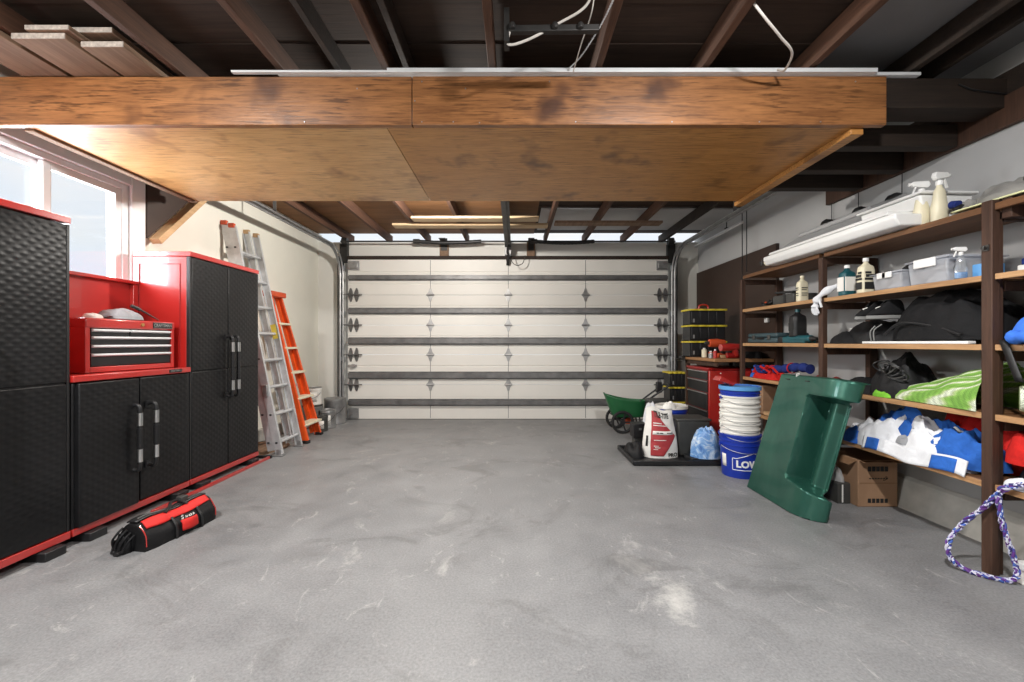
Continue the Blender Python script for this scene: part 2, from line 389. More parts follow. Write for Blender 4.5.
# ================================================================ THE ROOM
XL, XR, YF, YB = -3.06, 2.86, 6.70, -1.6
struct('floor', MB().box(XL - .15, XR + .15, YB - .1, 6.95, -.12, 0), 'floor')
w = MB()                                             # left wall with the window opening
w.box(XL - .14, XL, YB, 2.27, 0, 2.88); w.box(XL - .14, XL, 3.41, 6.84, 0, 2.88)
w.box(XL - .14, XL, 2.27, 3.41, 0, 1.32); w.box(XL - .14, XL, 2.27, 3.41, 2.42, 2.88)
struct('wall_left', w, 'wall_cream', smooth=False)
struct('wall_right', MB().box(XR, XR + .14, YB, 6.84, 0, 2.88), 'wall_grey', smooth=False)
struct('wall_back', MB().box(XL, XR, YB - .12, YB, 0, 2.88), 'wall_front', smooth=False)
w = MB()
w.box(XL, -2.56, YF, 6.84, 0, 2.74); w.box(2.36, XR, YF, 6.84, 0, 2.74); w.box(-2.56, 2.36, YF, 6.84, 2.46, 2.74)
struct('wall_front', w, 'wall_front', smooth=False)
w = MB().prism([(2.75, 0), (2.86, 0), (2.86, .21), (2.83, .19), (2.765, .03)], lambda p: (p[0], YB, p[1]), lambda p: (p[0], 6.6, p[1]))
struct('baseboard_right', w, 'concrete', smooth=False)
struct('baseboard_left', MB().box(XL, XL + .05, 3.6, 6.68, 0, .14), 'concrete', bevel=.005)
# roof boards over the rafters, stopping at the eave so that daylight shows
cl = MB()
y = YB
while y < 6.70:
    y2 = min(y + .29, 6.72); cl.box(-3.2, 3.0, y, y2 - .006, 2.885 + .004 * ((int(y * 9)) % 2), 2.915); y = y2
struct('ceiling', cl, 'sheath', smooth=False)
struct('trim_1', MB().box(-3.05, .30, 4.75, 6.68, 2.868, 2.884), 'sheath_warm')
struct('trim_2', MB().box(.34, 2.85, 5.45, 6.45, 2.866, 2.884), 'light_panel')
struct('trim_3', MB().box(1.75, 2.85, .6, 3.3, 2.866, 2.884), 'grey_panel')
# window
wn = struct('window_1', loc=(XL, 2.84, 1.3))
f = MB()                                             # casing on the wall
f.box(XL, XL + .025, 2.14, 2.27, 1.25, 2.52); f.box(XL, XL + .025, 3.41, 3.54, 1.25, 2.52)
f.box(XL, XL + .025, 2.27, 3.41, 2.42, 2.52)
obj('window_casing', f, 'wframe', wn, .006)
f = MB()                                             # jambs and vinyl frame
f.box(XL - .13, XL, 2.272, 2.32, 1.33, 2.415); f.box(XL - .13, XL, 3.36, 3.408, 1.33, 2.415)
f.box(XL - .13, XL, 2.32, 3.36, 2.375, 2.415); f.box(XL - .13, XL, 2.32, 3.36, 1.33, 1.38)
obj('window_frame', f, 'wframe', wn, .006)
obj('window_sill', MB().box(XL - .13, XL + .05, 2.16, 3.52, 1.29, 1.325), 'wframe', wn, .008)
for a, b_, xo in ((2.32, 2.86, -.075), (2.80, 3.36, -.03)):
    s = MB(); t_ = .05
    s.box(XL + xo - .02, XL + xo + .02, a, a + t_, 1.38, 2.375); s.box(XL + xo - .02, XL + xo + .02, b_ - t_, b_, 1.38, 2.375)
    s.box(XL + xo - .02, XL + xo + .02, a + t_, b_ - t_, 1.38, 1.38 + t_); s.box(XL + xo - .02, XL + xo + .02, a + t_, b_ - t_, 2.375 - t_, 2.375)
    so = obj('sash_frame', s, 'wframe', wn, .005)
    obj('pane', MB().box(XL + xo - .003, XL + xo + .003, a + t_, b_ - t_, 1.38 + t_, 2.375 - t_), 'glass', so, smooth=False)
# ================================================================ OVERHEAD
# rafters, 24 in. on centre, running from behind the camera to the door wall
names = ['reddish bare rafter', ]
RX = [-1.95 + .607 * k for k in range(-1, 8)]
rl = ['rafter above the stack of old planks', 'rafter just right of the old plank stack', 'rafter first to the right of the window side pair of rafters',
      'rafter left of centre above the darkest stain on the beam', 'rafter straight above the opener rail', 'rafter beside the hanging chain',
      'rafter from which the single white cable hangs', 'rafter above the right end of the orange beam', 'rafter nearest the right wall under the grey sheet']
for i, x in enumerate(RX):
    o = obj('rafter', MB().box(x - .021, x + .021, YB + .02, 6.82, 2.742, 2.862), 'rafter' if i != 8 else 'rafter_dark', None, .003)
    tag(o, ['brown', 'reddish brown', 'brown', 'reddish', 'brown', 'reddish', 'reddish brown', 'dark', 'dark'][i] + ' ' + rl[i], 'rafter', 'roof rafters')
for i, x in enumerate((-1.02, -.62, 2.48)):          # sistered offcuts beside rafters
    o = obj('rafter', MB().box(x - .017, x + .017, .2, 4.5, 2.752, 2.862), 'rafter_dark', None, .003)
    tag(o, ['thin dark extra rafter left of the white strip start', 'thin dark extra rafter right of the white strip start', 'thin dark extra rafter over the grey sheet'][i], 'rafter', 'extra rafters')
# front beam of the loft: two lengths butted together
bm_ = thing('loft_beam', 'long orange brown wooden beam across the front of the loft', 'beam', (-.4, 2.48, 2.422))
obj('board', MB().box(-3.04, -.589, 2.46, 2.50, 2.422, 2.70), 'beam', bm_, .004)
obj('board', MB().box(-.585, 2.13, 2.46, 2.50, 2.424, 2.702), 'beam', bm_, .004)
nl = MB()
for x, z in ((-.53, 2.44), (-.35, 2.44), (-.53, 2.67), (-.57, 2.56), (-.28, 2.63), (-.2, 2.435), (.35, 2.44), (.9, 2.44), (1.75, 2.44), (1.4, 2.44), (-1.2, 2.44), (-.9, 2.63), (1.95, 2.67), (.2, 2.67)):
    nl.cyl((x, 2.4605, z), (x, 2.457, z), .004, 8)
obj('nail', nl, 'steel', bm_)
st = thing('trim_strip', 'thin white strip lying along the top of the orange beam', 'trim strip', (.3, 2.46, 2.703))
obj('strip', MB().box(-1.35, 2.32, 2.452, 2.486, 2.704, 2.722), 'white_metal', st, .002)
obj('strip', MB().box(-1.6, -.72, 2.425, 2.450, 2.704, 2.716), 'white_metal', st, .002)
obj('strip', MB().box(-.72, 2.05, 2.424, 2.450, 2.704, 2.728), 'white_metal', st, .002)
pl = thing('loft_deck', 'plywood underside of the storage loft behind the orange beam', 'loft', (-.4, 3.1, 2.424))
obj('plywood_sheet', MB().box(-2.82, -.742, 2.50, 3.79, 2.424, 2.44), 'ply', pl, .002)
obj('plywood_sheet', MB().box(-.738, 2.02, 2.50, 3.79, 2.424, 2.44), 'ply2', pl, .002)
obj('edge_board', MB().box(-2.855, -2.80, 2.505, 3.79, 2.408, 2.46), 'weathered', pl, .004)
obj('edge_board', MB().box(1.955, 2.03, 2.50, 3.83, 2.388, 2.424), 'ply2', pl, .004)
for yy in (2.9, 3.3, 3.72):
    obj('loft_joist', MB().box(-2.76, 2.0, yy, yy + .04, 2.44, 2.62), 'rafter', pl)
# right hand joists and ledger
obj_ = obj('header_joist', MB().box(2.135, 2.858, 2.475, 2.64, 2.53, 2.70), 'rafter_dark', None, .004); tag(obj_, 'thick dark joist continuing right of the orange beam end', 'joist', 'dark joists')
for i, yy in enumerate((2.73, 3.11, 3.47)):
    o = obj('loft_joist', MB().box(2.035, 2.815, yy, yy + .085, 2.425, 2.56), 'rafter_dark', None, .004)
    tag(o, ['dark joist just behind the orange beam end, above white spray bottles', 'middle dark joist of three between loft and right wall', 'dark joist furthest behind the beam, right of the loft edge'][i], 'joist', 'dark joists')
tag(obj('ledger_board', MB().box(2.82, 2.858, 1.6, 3.9, 2.42, 2.60), 'post', None, .004), 'brown ledger board along the right wall carrying dark joists', 'ledger board')
struct('trim_6', MB().box(2.835, 2.858, -1.2, 3.9, 2.602, 2.74), 'rafter_dark')
tag(obj('cord', MB().tube(spline([(2.55, 2.468, 2.66), (2.62, 2.465, 2.63), (2.72, 2.466, 2.615), (2.85, 2.468, 2.60)], 8), .005, 6), 'black'), 'black cord sagging across the thick dark joist', 'cord')
# old planks stacked on the beam, top left
for i, (x0, x1, z0, dz, y0, m_, lb) in enumerate(((-2.82, -2.56, 2.704, .03, 2.12, 'weathered', 'weathered plank at the left bottom of the overhead stack'),
        (-2.53, -2.26, 2.704, .03, 2.16, 'weathered', 'wide weathered plank in the overhead stack, pale lit underside'),
        (-2.24, -2.02, 2.704, .03, 2.22, 'weathered', 'weathered plank at the right bottom of the overhead stack'),
        (-2.44, -2.22, 2.735, .025, 2.14, 'weathered', 'second layer plank lying over the overhead stack'),
        (-2.30, -2.06, 2.764, .028, 2.20, 'weathered', 'rough ended plank on the very top of the overhead stack'))):
    p = thing('plank', lb, 'plank', ((x0 + x1) / 2, y0, z0), group='old planks stacked overhead')
    obj('board', MB().box(x0, x1, y0 + .004, 4.3, z0 + .001, z0 + dz), m_, p, .003)
    obj('sawn_end', MB().box(x0 + .001, x1 - .001, y0, y0 + .004, z0 + .002, z0 + dz - .001), 'plank_end', p)
# stored light boards across the rafters near the door
for i, (x0, x1, yy, zz, m_) in enumerate(((-1.28, .30, 5.30, 2.71, 'tanx'), (-1.6, .44, 5.62, 2.71, 'tanx'), (.52, 1.9, 5.5, 2.71, 'weathered'))):
    o = obj('stored_board', MB().box(x0, x1, yy, yy + .16, zz, zz + .03), m_, None, .003)
    tag(o, ['pale board across the rafters behind loft edge, nearer of two', 'pale board across the rafters, closer to the garage door', 'grey board across the rafters right of the opener rail'][i], 'board', 'boards across the rafters')
# knee brace by the window, with dark bare boards behind it
kb = MB().prism([(3.56, 2.04), (4.16, 2.64), (3.56, 2.64)], lambda p: (XL + .002, *p), lambda p: (XL + .02, *p))
struct('trim_4', kb, 'pegboard')
tag(obj('knee_brace', MB().bar((XL + .07, 3.58, 2.02), (XL + .07, 4.14, 2.58), .085, .05, (0, -1, 1)), 'tan', None, .004), 'short diagonal wooden brace on the left wall beside the window', 'brace')
# cables among the rafters
def cable(name, pts, r, m_, label, cat, n=8):
    return tag(obj(name, MB().tube(spline(pts, n), r, 8), m_), label, cat)
cable('cable', [(-.02, 2.03, 2.66), (-.03, 2.05, 2.60), (.06, 2.05, 2.62), (.2, 2.03, 2.68), (.33, 1.98, 2.73), (.36, 1.9, 2.80)], .006, 'cord_w', 'looping white cable sagging between the rafters above opener rail', 'cable')
cable('cable', [(.36, 1.9, 2.80), (.36, 2.0, 2.72), (.34, 2.2, 2.70), (.33, 2.42, 2.70)], .003, 'cord_w', 'thin grey cable dropping behind the chain in the rafters', 'cable')
cable('cable', [(1.11, 2.0, 2.76), (1.18, 2.02, 2.70), (1.30, 2.1, 2.67), (1.42, 2.2, 2.66), (1.47, 2.34, 2.66), (1.47, 2.4, 2.70)], .006, 'cord_w', 'single white cable hanging from a rafter above the beam', 'cable')
ch = MB()
pts = spline([(.45, 1.93, 2.73), (.42, 2.1, 2.725), (.36, 2.3, 2.715), (.30, 2.42, 2.712)], 22)
for i, p in enumerate(pts):
    d = Vector((1, 0, 0)) if i % 2 else Vector((0, 0, 1)); t_ = (pts[min(i + 1, len(pts) - 1)] - pts[max(0, i - 1)]).normalized()
    ch.tube([p + t_ * .007 * math.cos(a * PI / 4) + d * .004 * math.sin(a * PI / 4) for a in range(8)], .0012, 5, True)
tag(obj('chain', ch, 'white_metal'), 'thin bright chain hanging slack among the rafters', 'chain')
hb = thing('hanger_bar', 'dark steel bar with knobs hung between centre rafters', 'hanger bar', (.2, 2.02, 2.66))
obj('bar', MB().bar((-.03, 2.04, 2.66), (.40, 2.04, 2.665), .03, .03), 'iron', hb, .003)
for x in (-.01, .19, .31): obj('knob', MB().lathe([(.0, 0), (.014, .004), (.016, .02), (.01, .03), (0, .032)], (x, 2.02, 2.65), 12), 'iron', hb)
obj('bracket', MB().box(-.05, -.025, 2.03, 2.10, 2.60, 2.76), 'iron', hb)
# ================================================================ GARAGE DOOR
YD = 6.60; DX0, DX1 = -2.556, 2.356
gd = struct('door_1', loc=(-.1, YD, 0))
ZS = [.004, .535, .99, 1.445, 1.907, 2.475]
for i in range(5):
    z0, z1 = ZS[i] + .003, ZS[i + 1] - .003; h = z1 - z0
    prof = [(0, z0), (0, z0 + .05)]
    for k in (.30, .62):                                # shallow pressed ribs
        zc = z0 + h * k; prof += [(0, zc - .012), (.006, zc - .006), (.006, zc + .006), (0, zc + .012)]
    prof += [(0, z1), (.045, z1), (.045, z0)]
    obj('door_section', MB().prism(prof, lambda p: (DX0, YD + p[0], p[1]), lambda p: (DX1, YD + p[0], p[1])), 'door', gd, smooth=False)
for z, h in ((2.168, .085), (1.66, .10), (1.20, .115), (.675, .115), (.262, .105)):
    pr = [(-.002, -h / 2), (-.022, -h / 2), (-.022, -h / 2 + .012), (-.062, -h / 2 + .022), (-.062, h / 2 - .022), (-.022, h / 2 - .012), (-.022, h / 2), (-.002, h / 2)]
    obj('strut', MB().prism(pr, lambda p: (DX0 + .02, YD + p[0], z + p[1]), lambda p: (DX1 - .02, YD + p[0], z + p[1])), 'strut', gd, smooth=False)
obj('top_strut', MB().box(DX0, DX1, YD - .045, YD - .002, 2.452, 2.50), 'rafter_dark', gd, .004)
for z in ZS[1:5]:
    for x in (-1.29, -.095, 1.09):
        m_ = MB()
        for s in (-1, 1):
            m_.prism([(-.052, .012 * s), (.052, .012 * s), (.03, .045 * s), (.012, .10 * s), (-.012, .10 * s), (-.03, .045 * s)], lambda p: (x + p[0], YD - .002, z + p[1]), lambda p: (x + p[0], YD - .008, z + p[1]))
        m_.cyl((x - .06, YD - .014, z), (x + .06, YD - .014, z), .013, 10)
        obj('hinge', m_, 'steel', gd, smooth=False)
    for x in (DX0 + .09, DX1 - .09):
        m_ = MB()
        for dx in (-.045, .045):
            for s in (-1, 1):
                m_.prism([(-.034, .0), (.034, .0), (.026, .06 * s), (.01, .105 * s), (-.01, .105 * s), (-.026, .06 * s)], lambda p: (x + dx + p[0], YD - .002, z + p[1]), lambda p: (x + dx + p[0], YD - .03 if abs(p[1]) < .03 else YD - .010, z + p[1]))
        m_.cyl((x - .14, YD - .045, z), (x + .14, YD - .045, z), .010, 8)
        obj('roller_hinge', m_, 'strut', gd, smooth=False)
for x in (DX0 + .09, DX1 - .09):
    m_ = MB().box(x - .07, x + .07, YD - .05, YD - .002, 2.31, 2.40)
    m_.box(x - .09, x + .09, YD - .02, YD - .002, 2.285, 2.425); obj('top_bracket', m_, 'steel', gd, .004)
    m_ = MB().box(x - .08, x + .08, YD - .03, YD - .002, .02, .17); m_.box(x - .08, x - .06, YD - .07, YD - .03, .02, .15); obj('bottom_bracket', m_, 'steel', gd, .004)
    m_ = MB().box(x - .09, x + .05, YD - .03, YD - .002, .805, .84); m_.cyl((x, YD - .01, .82), (x, YD - .05, .82), .03, 10); obj('lock_bolt', m_, 'steel', gd)
for i, x in enumerate((-1.29, -.095, 1.09)):
    obj('stile', MB().box(x - .004, x + .004, YD - .0025, YD - .0005, .02, 2.44), 'grey_panel', gd)
obj('bottom_seal', MB().box(DX0, DX1, YD, YD + .045, 0, .006), 'tire', gd)
# tracks
for side, x, zh, lab in ((-1, -2.635, 2.60, 'galvanised door track left of the door, curving along the left wall'), (1, 2.42, 2.60, 'galvanised door track right of the door, curving along the right wall')):
    t_ = thing('door_track', lab, 'door track', (x, YD - .05, 0))
    path = [(x, YD - .045, 0.0), (x, YD - .045, 2.20)] + arc((YD - .445, 2.20), .40, .12, PI / 2, 8, x=x) + [(x, 3.86, zh)]
    prof = MB()
    for off in (-.02, .02):
        prof.tube([(p[0] + off, p[1], p[2]) for p in path], .0125, 6)
    obj('rail', prof, 'steel', t_)
    wb = MB()
    for k in range(len(path) - 1):
        a, b_ = Vector(path[k]), Vector(path[k + 1]); wb.bar(a + Vector((side * .028, 0, 0)), b_ + Vector((side * .028, 0, 0)), .06 if k > 0 else .05, .012, (1, 0, 0))
    obj('web', wb, 'steel', t_, smooth=False)
    obj('wall_angle', MB().box(x + side * .045 - .03, x + side * .045 + .03, YD + .04, YF - .002, 0, 2.5).box(x + side * .06 - .004, x + side * .06 + .004, YD - .05, YD + .04, .0, 2.5), 'iron', t_, smooth=False)
    for z in (.18, .9, 1.6, 2.3):
        obj('bracket', MB().box(x - .012, x + .012, YD - .03, YD + .06, z, z + .06), 'steel', t_)
    obj('header_plate', MB().box(x - .06, x + .06, YD + .02, YF - .002, 2.42, 2.70), 'iron', t_, .004)
    obj('hanger', MB().box(x - .018, x + .018, 4.72, 4.725, 2.62, 2.74), 'steel', t_)
# torsion springs on the header
ts = thing('torsion_spring_set', 'black torsion springs on a shaft above the garage door', 'spring', (-.1, 6.47, 2.70))
obj('shaft', MB().cyl((-2.62, 6.47, 2.70), (2.42, 6.47, 2.70), .012, 10), 'iron', ts)
for a, b_ in ((-1.47, -.50), (.30, 1.20)):
    pts = []; n = 300
    for i in range(n + 1):
        q = i / n; th = q * 2 * PI * 60; sag = -.022 * math.sin(PI * q)
        pts.append((a + (b_ - a) * q, 6.47 + .028 * math.cos(th), 2.70 + sag + .028 * math.sin(th)))
    sp = MB().tube([(a + (b_ - a) * q / 30, 6.47, 2.70 - .022 * math.sin(PI * q / 30)) for q in range(31)], [.027 + .003 * (q % 2) for q in range(31)], 12)
    obj('spring', sp, 'black', ts)
    obj('cone', MB().lathe([(.012, 0), (.036, .004), (.04, .04), (.03, .08), (.012, .09)], (0, 0, 0), 12).rot(PI / 2, 'Y').rot(0) if False else MB().cyl((a - .05, 6.47, 2.70), (a + .04, 6.47, 2.70), .036, 12), 'iron', ts)
for x in (-2.55, 2.35): obj('cable_drum', MB().cyl((x - .04, 6.47, 2.70), (x + .04, 6.47, 2.70), .055, 16), 'iron', ts)
for i, (x0, x1, z0) in enumerate(((-1.16, -1.02, 2.495), (.19, .32, 2.47))):
    b_ = thing('spring_block', ['weathered wood block on the header, left of the opener rail', 'weathered wood block on the header, right of the opener rail'][i], 'wood block', ((x0 + x1) / 2, 6.65, z0), group='header blocks')
    obj('block', MB().box(x0, x1, 6.655, 6.697, z0, 2.74), 'weathered', b_, .004)
    obj('bearing_plate', MB().box(x0 + .02, x1 - .02, 6.45, 6.655, 2.74, 2.748).box(x0 + .02, x1 - .02, 6.648, 6.655, 2.60, 2.79), 'iron', b_)
op = thing('opener_rail', 'dark steel opener rail running from header back over the loft', 'opener rail', (-.1, 6.6, 2.5))
obj('rail', MB().box(-.145, -.055, 3.85, 6.62, 2.64, 2.655).box(-.11, -.09, 3.85, 6.62, 2.60, 2.70), 'iron', op)
obj('header_bracket', MB().box(-.15, -.05, 6.60, 6.695, 2.52, 2.73), 'steel', op, .004)
obj('arm', MB().bar((-.10, 6.35, 2.63), (-.10, 6.52, 2.40), .04, .012, (0, 1, 0)).bar((-.10, 6.50, 2.44), (-.10, 6.57, 2.36), .05, .014, (0, 1, 0)), 'iron', op)
obj('pull_cord', MB().tube(spline([(-.10, 6.34, 2.62), (-.06, 6.36, 2.42), (.02, 6.4, 2.33), (.12, 6.42, 2.36), (.16, 6.44, 2.48)], 8), .006, 6), 'iron', op)
# ================================================================ LEFT: CABINETS
XF = -2.55                                           # door faces
def handle(parent, y, z0, z1):
    h = MB(); n = 7
    x0 = XF + .002; out = .062
    h.tube(spline([(x0, y, z1 - .012), (x0 + out * .75, y, z1 - .004), (x0 + out, y, z1 - .05), (x0 + out, y, (z0 + z1) / 2), (x0 + out, y, z0 + .05), (x0 + out * .75, y, z0 + .004), (x0, y, z0 + .012)], 6), .0125, 10)
    h.box(x0 - .001, x0 + .012, y - .018, y + .018, z1 - .035, z1 + .012).box(x0 - .001, x0 + .012, y - .018, y + .018, z0 - .012, z0 + .035)
    o = obj('handle', h, 'black', parent)
    for a in (z1 - .14, z0 + .06): obj('silver_sleeve', MB().cyl((x0 + out, y, a), (x0 + out, y, a + .085), .0155, 12), 'silver', parent)
    g = MB()
    for k in range(9):
        zc = z0 + .165 + (z1 - z0 - .33) * k / 8; g.cyl((x0 + out, y, zc - .009), (x0 + out, y, zc + .009), .0165, 12)
    obj('grip', g, 'black', parent)
    return o
def cabinet_shell(t, y0, y1, ztop, zdoor):
    b = MB()
    b.box(-3.0, -2.98, y0, y1, .055, ztop); b.box(-2.98, XF - .03, y0, y0 + .018, .055, ztop); b.box(-2.98, XF - .03, y1 - .018, y1, .055, ztop)
    b.box(-2.98, XF - .03, y0 + .018, y1 - .018, .055, .075); b.box(-2.98, XF - .03, y0 + .018, y1 - .018, ztop - .02, ztop)
    obj('body', b, 'red', t, .003)
    obj('bottom_rail', MB().box(XF - .03, XF + .004, y0, y1, .055, .096), 'red', t, .003)
    for a in (y0, y1 - .016): obj('door_frame', MB().box(XF - .03, XF - .002, a, a + .016, .097, zdoor + .004), 'black', t, .002)
    for yy in (y0 + .06, y1 - .17):
        obj('foot', MB().box(-2.70, XF + .045, yy, yy + .11, 0, .05), 'black', t, .006)
        obj('foot', MB().box(-2.98, -2.88, yy, yy + .11, 0, .055), 'black', t, .006)
def door(t, y0, y1, z0, z1, seam=None, hy=None, hz=None, ajar=0):
    d = MB(); e = XF - .028
    for a, b in (((z0, seam - .004), (seam + .004, z1)) if seam else ((z0, z1),)):
        d.box(e, XF + ajar, y0, y1, a, b)
    if seam: d.box(e, XF - .006 + ajar, y0 + .003, y1 - .003, z0 + .01, z1 - .01)
    o = obj('door', d, 'bdoor', t, .006)
    if hy: handle(o, hy, *hz)
def tall(name, label, y0, y1):
    t = thing(name, label, 'cabinet', (-2.78, (y0 + y1) / 2, 0), group='tall cabinets')
    cabinet_shell(t, y0, y1, 1.855, 1.85)
    obj('top_panel', MB().box(-3.0, XF + .006, y0 - .002, y1 + .002, 1.857, 1.895), 'red', t, .004)
    ym = (y0 + y1) / 2
    door(t, y0 + .018, ym - .004, .10, 1.85, .945, ym - .035, (.70, 1.236))
    door(t, ym + .004, y1 - .018, .10, 1.85, .945, ym + .045, (.70, 1.236))
    sp = MB()
    for x in (-2.95, -2.63): sp.box(x - .004, x + .004, y0 - .004, y0 + .001, .2, 1.80)
    sp.box(-2.95, -2.63, y0 - .004, y0 + .001, 1.792, 1.80)
    obj('side_pressing', sp, 'red_dark', t, .001)
    return t
tall('storage_cabinet', 'tall black and red cabinet nearest the camera, under the window', 1.535, 2.467)
tall('storage_cabinet', 'tall black and red cabinet with handled doors between toolbox and ladder', 3.38, 4.28)
t = thing('base_cabinet', 'low black two door cabinet under the red toolbox', 'cabinet', (-2.78, 2.925, 0))
cabinet_shell(t, 2.48, 3.37, .93, .935)
door(t, 2.498, 2.898, .10, .938, None, 2.855, (.325, .765), .022)
door(t, 2.932, 3.352, .10, .938, None, 2.985, (.325, .765))
wt = thing('worktop', 'red worktop on the low cabinet below the toolbox', 'worktop', (-2.78, 2.925, .945))
obj('top', MB().box(-3.0, XF + .012, 2.474, 3.374, .946, .986), 'red', wt, .005)
bd = obj('badge', MB().box(XF + .012, XF + .016, 3.16, 3.28, .955, .978), 'black', wt, .002)
obj('badge_lettering', text_mb('CRAFTSMAN', .017, lambda c: (XF + .0165 + c.z, 3.22 + c.x, .966 + c.y)), 'silver', bd, smooth=False)
bs = thing('back_panel', 'red back panel standing on the worktop against the window', 'back panel', (-2.99, 2.925, .987))
obj('panel', MB().box(-2.998, -2.98, 2.476, 3.372, .988, 1.63), 'red', bs)
obj('top_channel', MB().box(-3.0, -2.94, 2.476, 3.372, 1.63, 1.655), 'red', bs, .004)
obj('side_flange', MB().box(-2.98, -2.95, 3.33, 3.372, .988, 1.63), 'red', bs, .003)
# tool chest
tc_ = thing('tool_chest', 'red toolbox with black drawers on the worktop between tall cabinets', 'toolbox', (-2.66, 2.665, .988), math.radians(-3), local=True)
W_, D_, H_ = .655, .29, .345                         # local: front plane x=0, y along width, body behind (-x)
b = MB().box(-D_, 0, 0, .03, 0, H_).box(-D_, 0, W_ - .03, W_, 0, H_).box(-D_, -D_ + .02, .03, W_ - .03, 0, H_).box(-D_ + .02, 0, .03, W_ - .03, 0, .035)
obj('body', b, 'red', tc_, .004)
lid = obj('lid', MB().box(-D_, .004, -.002, W_ + .002, H_ - .062, H_), 'red', tc_, .008)
zt = H_ - .068
def drawer(y0, y1, z0, z1):
    d = obj('drawer', MB().box(-.2, -.002, y0, y1, z0, z1), 'black', tc_, .003)
    obj('pull', MB().prism([(-.003, z1 - .019), (.012, z1 - .012), (.012, z1 - .004), (-.003, z1)], lambda p: (p[0], y0 + .003, p[1]), lambda p: (p[0], y1 - .003, p[1])), 'white_metal', d, .001)
hs = [.047, .055, .056, .085]; z = zt
for k, h in enumerate(hs):
    if k == 0:
        drawer(.036, .29, z - h + .004, z); drawer(.298, W_ - .036, z - h + .004, z)
    else: drawer(.036, W_ - .036, z - h + .004, z)
    z -= h
obj('lock', MB().cyl((.003, W_ * .58, H_ - .03), (.012, W_ * .58, H_ - .03), .012, 14), 'brass', lid)
bd = obj('badge', MB().box(.003, .008, W_ * .71, W_ * .96, H_ - .052, H_ - .008), 'black', lid, .004)
bb = MB()
for (a, c, e, f_) in ((.712, .958, .0495, .047), (.712, .958, .013, .0105)): bb.box(.008, .0095, W_ * a, W_ * c, H_ - e, H_ - f_)
obj('badge_border', bb, 'silver', bd)
obj('badge_lettering', text_mb('CRAFTSMAN', .031, lambda c: (.0085 + c.z, W_ * .835 + c.x * .86, H_ - .03 + c.y), bold=.0006), 'silver', bd, smooth=False)
cap = thing('peaked_hat', 'grey peaked cap lying on top of the red toolbox', 'hat', (-2.75, 2.98, 1.337))
obj('crown', MB().heap(-2.74, 2.99, 1.337, .10, .13, .075, 3, .25, 8), 'f_grey', cap)
obj('peak', MB().grid(lambda u, v: (-2.74 + .10 * math.sin(PI * u) * 1 - .05 + .05 * v, 2.87 - .06 * v * math.sin(PI * u) * 1.2 + .02 * u, 1.342 + .012 * math.sin(PI * u)), 12, 6), 'f_grey', cap, solid=.004)
tag(obj('screwdriver', MB().tube([(-2.70, 3.10, 1.415), (-2.665, 3.22, 1.345)], [.008, .004], 8).tube([(-2.72, 3.05, 1.44), (-2.70, 3.10, 1.415)], [.012, .012], 8), 'iron'), 'thin dark tool leaning on the grey cap on the toolbox', 'tool')
tag(obj('cloth', MB().heap(-2.75, 2.80, 1.336, .05, .05, .03, 5, .4, 9), 'paper'), 'scrap of white paper on the near end of the red toolbox', 'paper')
# red base rails lying on the floor along the cabinets
t = thing('base_rail', 'thin red rail lying on the floor along the cabinet feet', 'rail', (-2.5, 3.6, 0))
obj('rail', MB().box(-2.500, -2.478, 2.95, 4.36, 0, .026), 'red', t, .003)
obj('end_cap', MB().box(-2.66, -2.47, 4.362, 4.39, 0, .03), 'black', t, .003)
# ---------------------------------------------------------------- tool bag on the floor
tb = thing('tool_bag', 'black and red zip tool bag on the floor before the low cabinet', 'tool bag', (-2.125, 2.66, 0), math.radians(-9), local=True)
HL = .235; HW = .10                                    # local y = length, x = width, front at +x
def bagpt(u, v):                                     # u along length, v around the section
    y = -HL + 2 * HL * u; e = 1 - .10 * abs(2 * u - 1) ** 6
    a = PI * v; sx = abs(math.cos(a)) ** .42 * (1 if math.cos(a) > 0 else -1); sz = math.sin(a) ** .62
    hh = .165 - .02 * math.sin(PI * u) + .012 * noise.noise(Vector((y * 9, v * 3, 1)))
    wq = HW * (1 - .40 * max(0, sz - .5) / .5)
    return (sx * wq * e + .006 * noise.noise(Vector((y * 14, v * 6, 4))), y, sz * hh * e)
bod = MB().grid(bagpt, 40, 30)
n0 = len(bod.v)
obj('body', bod.add([(-HW * .9, -HL, 0), (HW * .9, -HL, 0), (HW * .9, HL, 0), (-HW * .9, HL, 0)], [(0, 3, 2, 1)]), 'black_bag', tb)
for sgn in (-1, 1):
    pts = [bagpt(0 if sgn < 0 else 1, k / 24) for k in range(25)]
    obj('end_panel', MB().add([(p[0], p[1] + .0005 * sgn, p[2]) for p in pts], [tuple(range(25)) if sgn > 0 else tuple(range(24, -1, -1))]), 'black_bag', tb)
def off(u, v, d):
    p = Vector(bagpt(u, v)); q = Vector((0, p.y, .03)); n_ = (p - q).normalized(); return p + n_ * d
obj('top_flap', MB().grid(lambda u, v: off(.05 + .9 * u, .21 + .24 * v + .05 * u * (1 - v), .006), 30, 8), 'f_dkbag', tb, solid=.006)
obj('zip_band', MB().grid(lambda u, v: off(.02 + .96 * u, .475 + .15 * v, .010), 30, 6), 'black', tb, solid=.008)
zt_ = MB()
for k in range(46):
    p = off(.08 + .84 * k / 45, .50, .017); zt_.box(p.x - .004, p.x + .004, p.y - .002, p.y + .002, p.z - .002, p.z + .002)
obj('zip', zt_, 'grey', tb)
for u0 in (.012, .988): obj('piping', MB().tube([off(u0, .02 + .3 * k / 10, .003) for k in range(11)], .003, 6), 'red', tb)
obj('pocket', MB().grid(lambda u, v: off(.44 + .22 * u, .03 + .11 * v, .014 + .010 * math.sin(PI * u)), 12, 6), 'f_dkbag', tb, solid=.01)
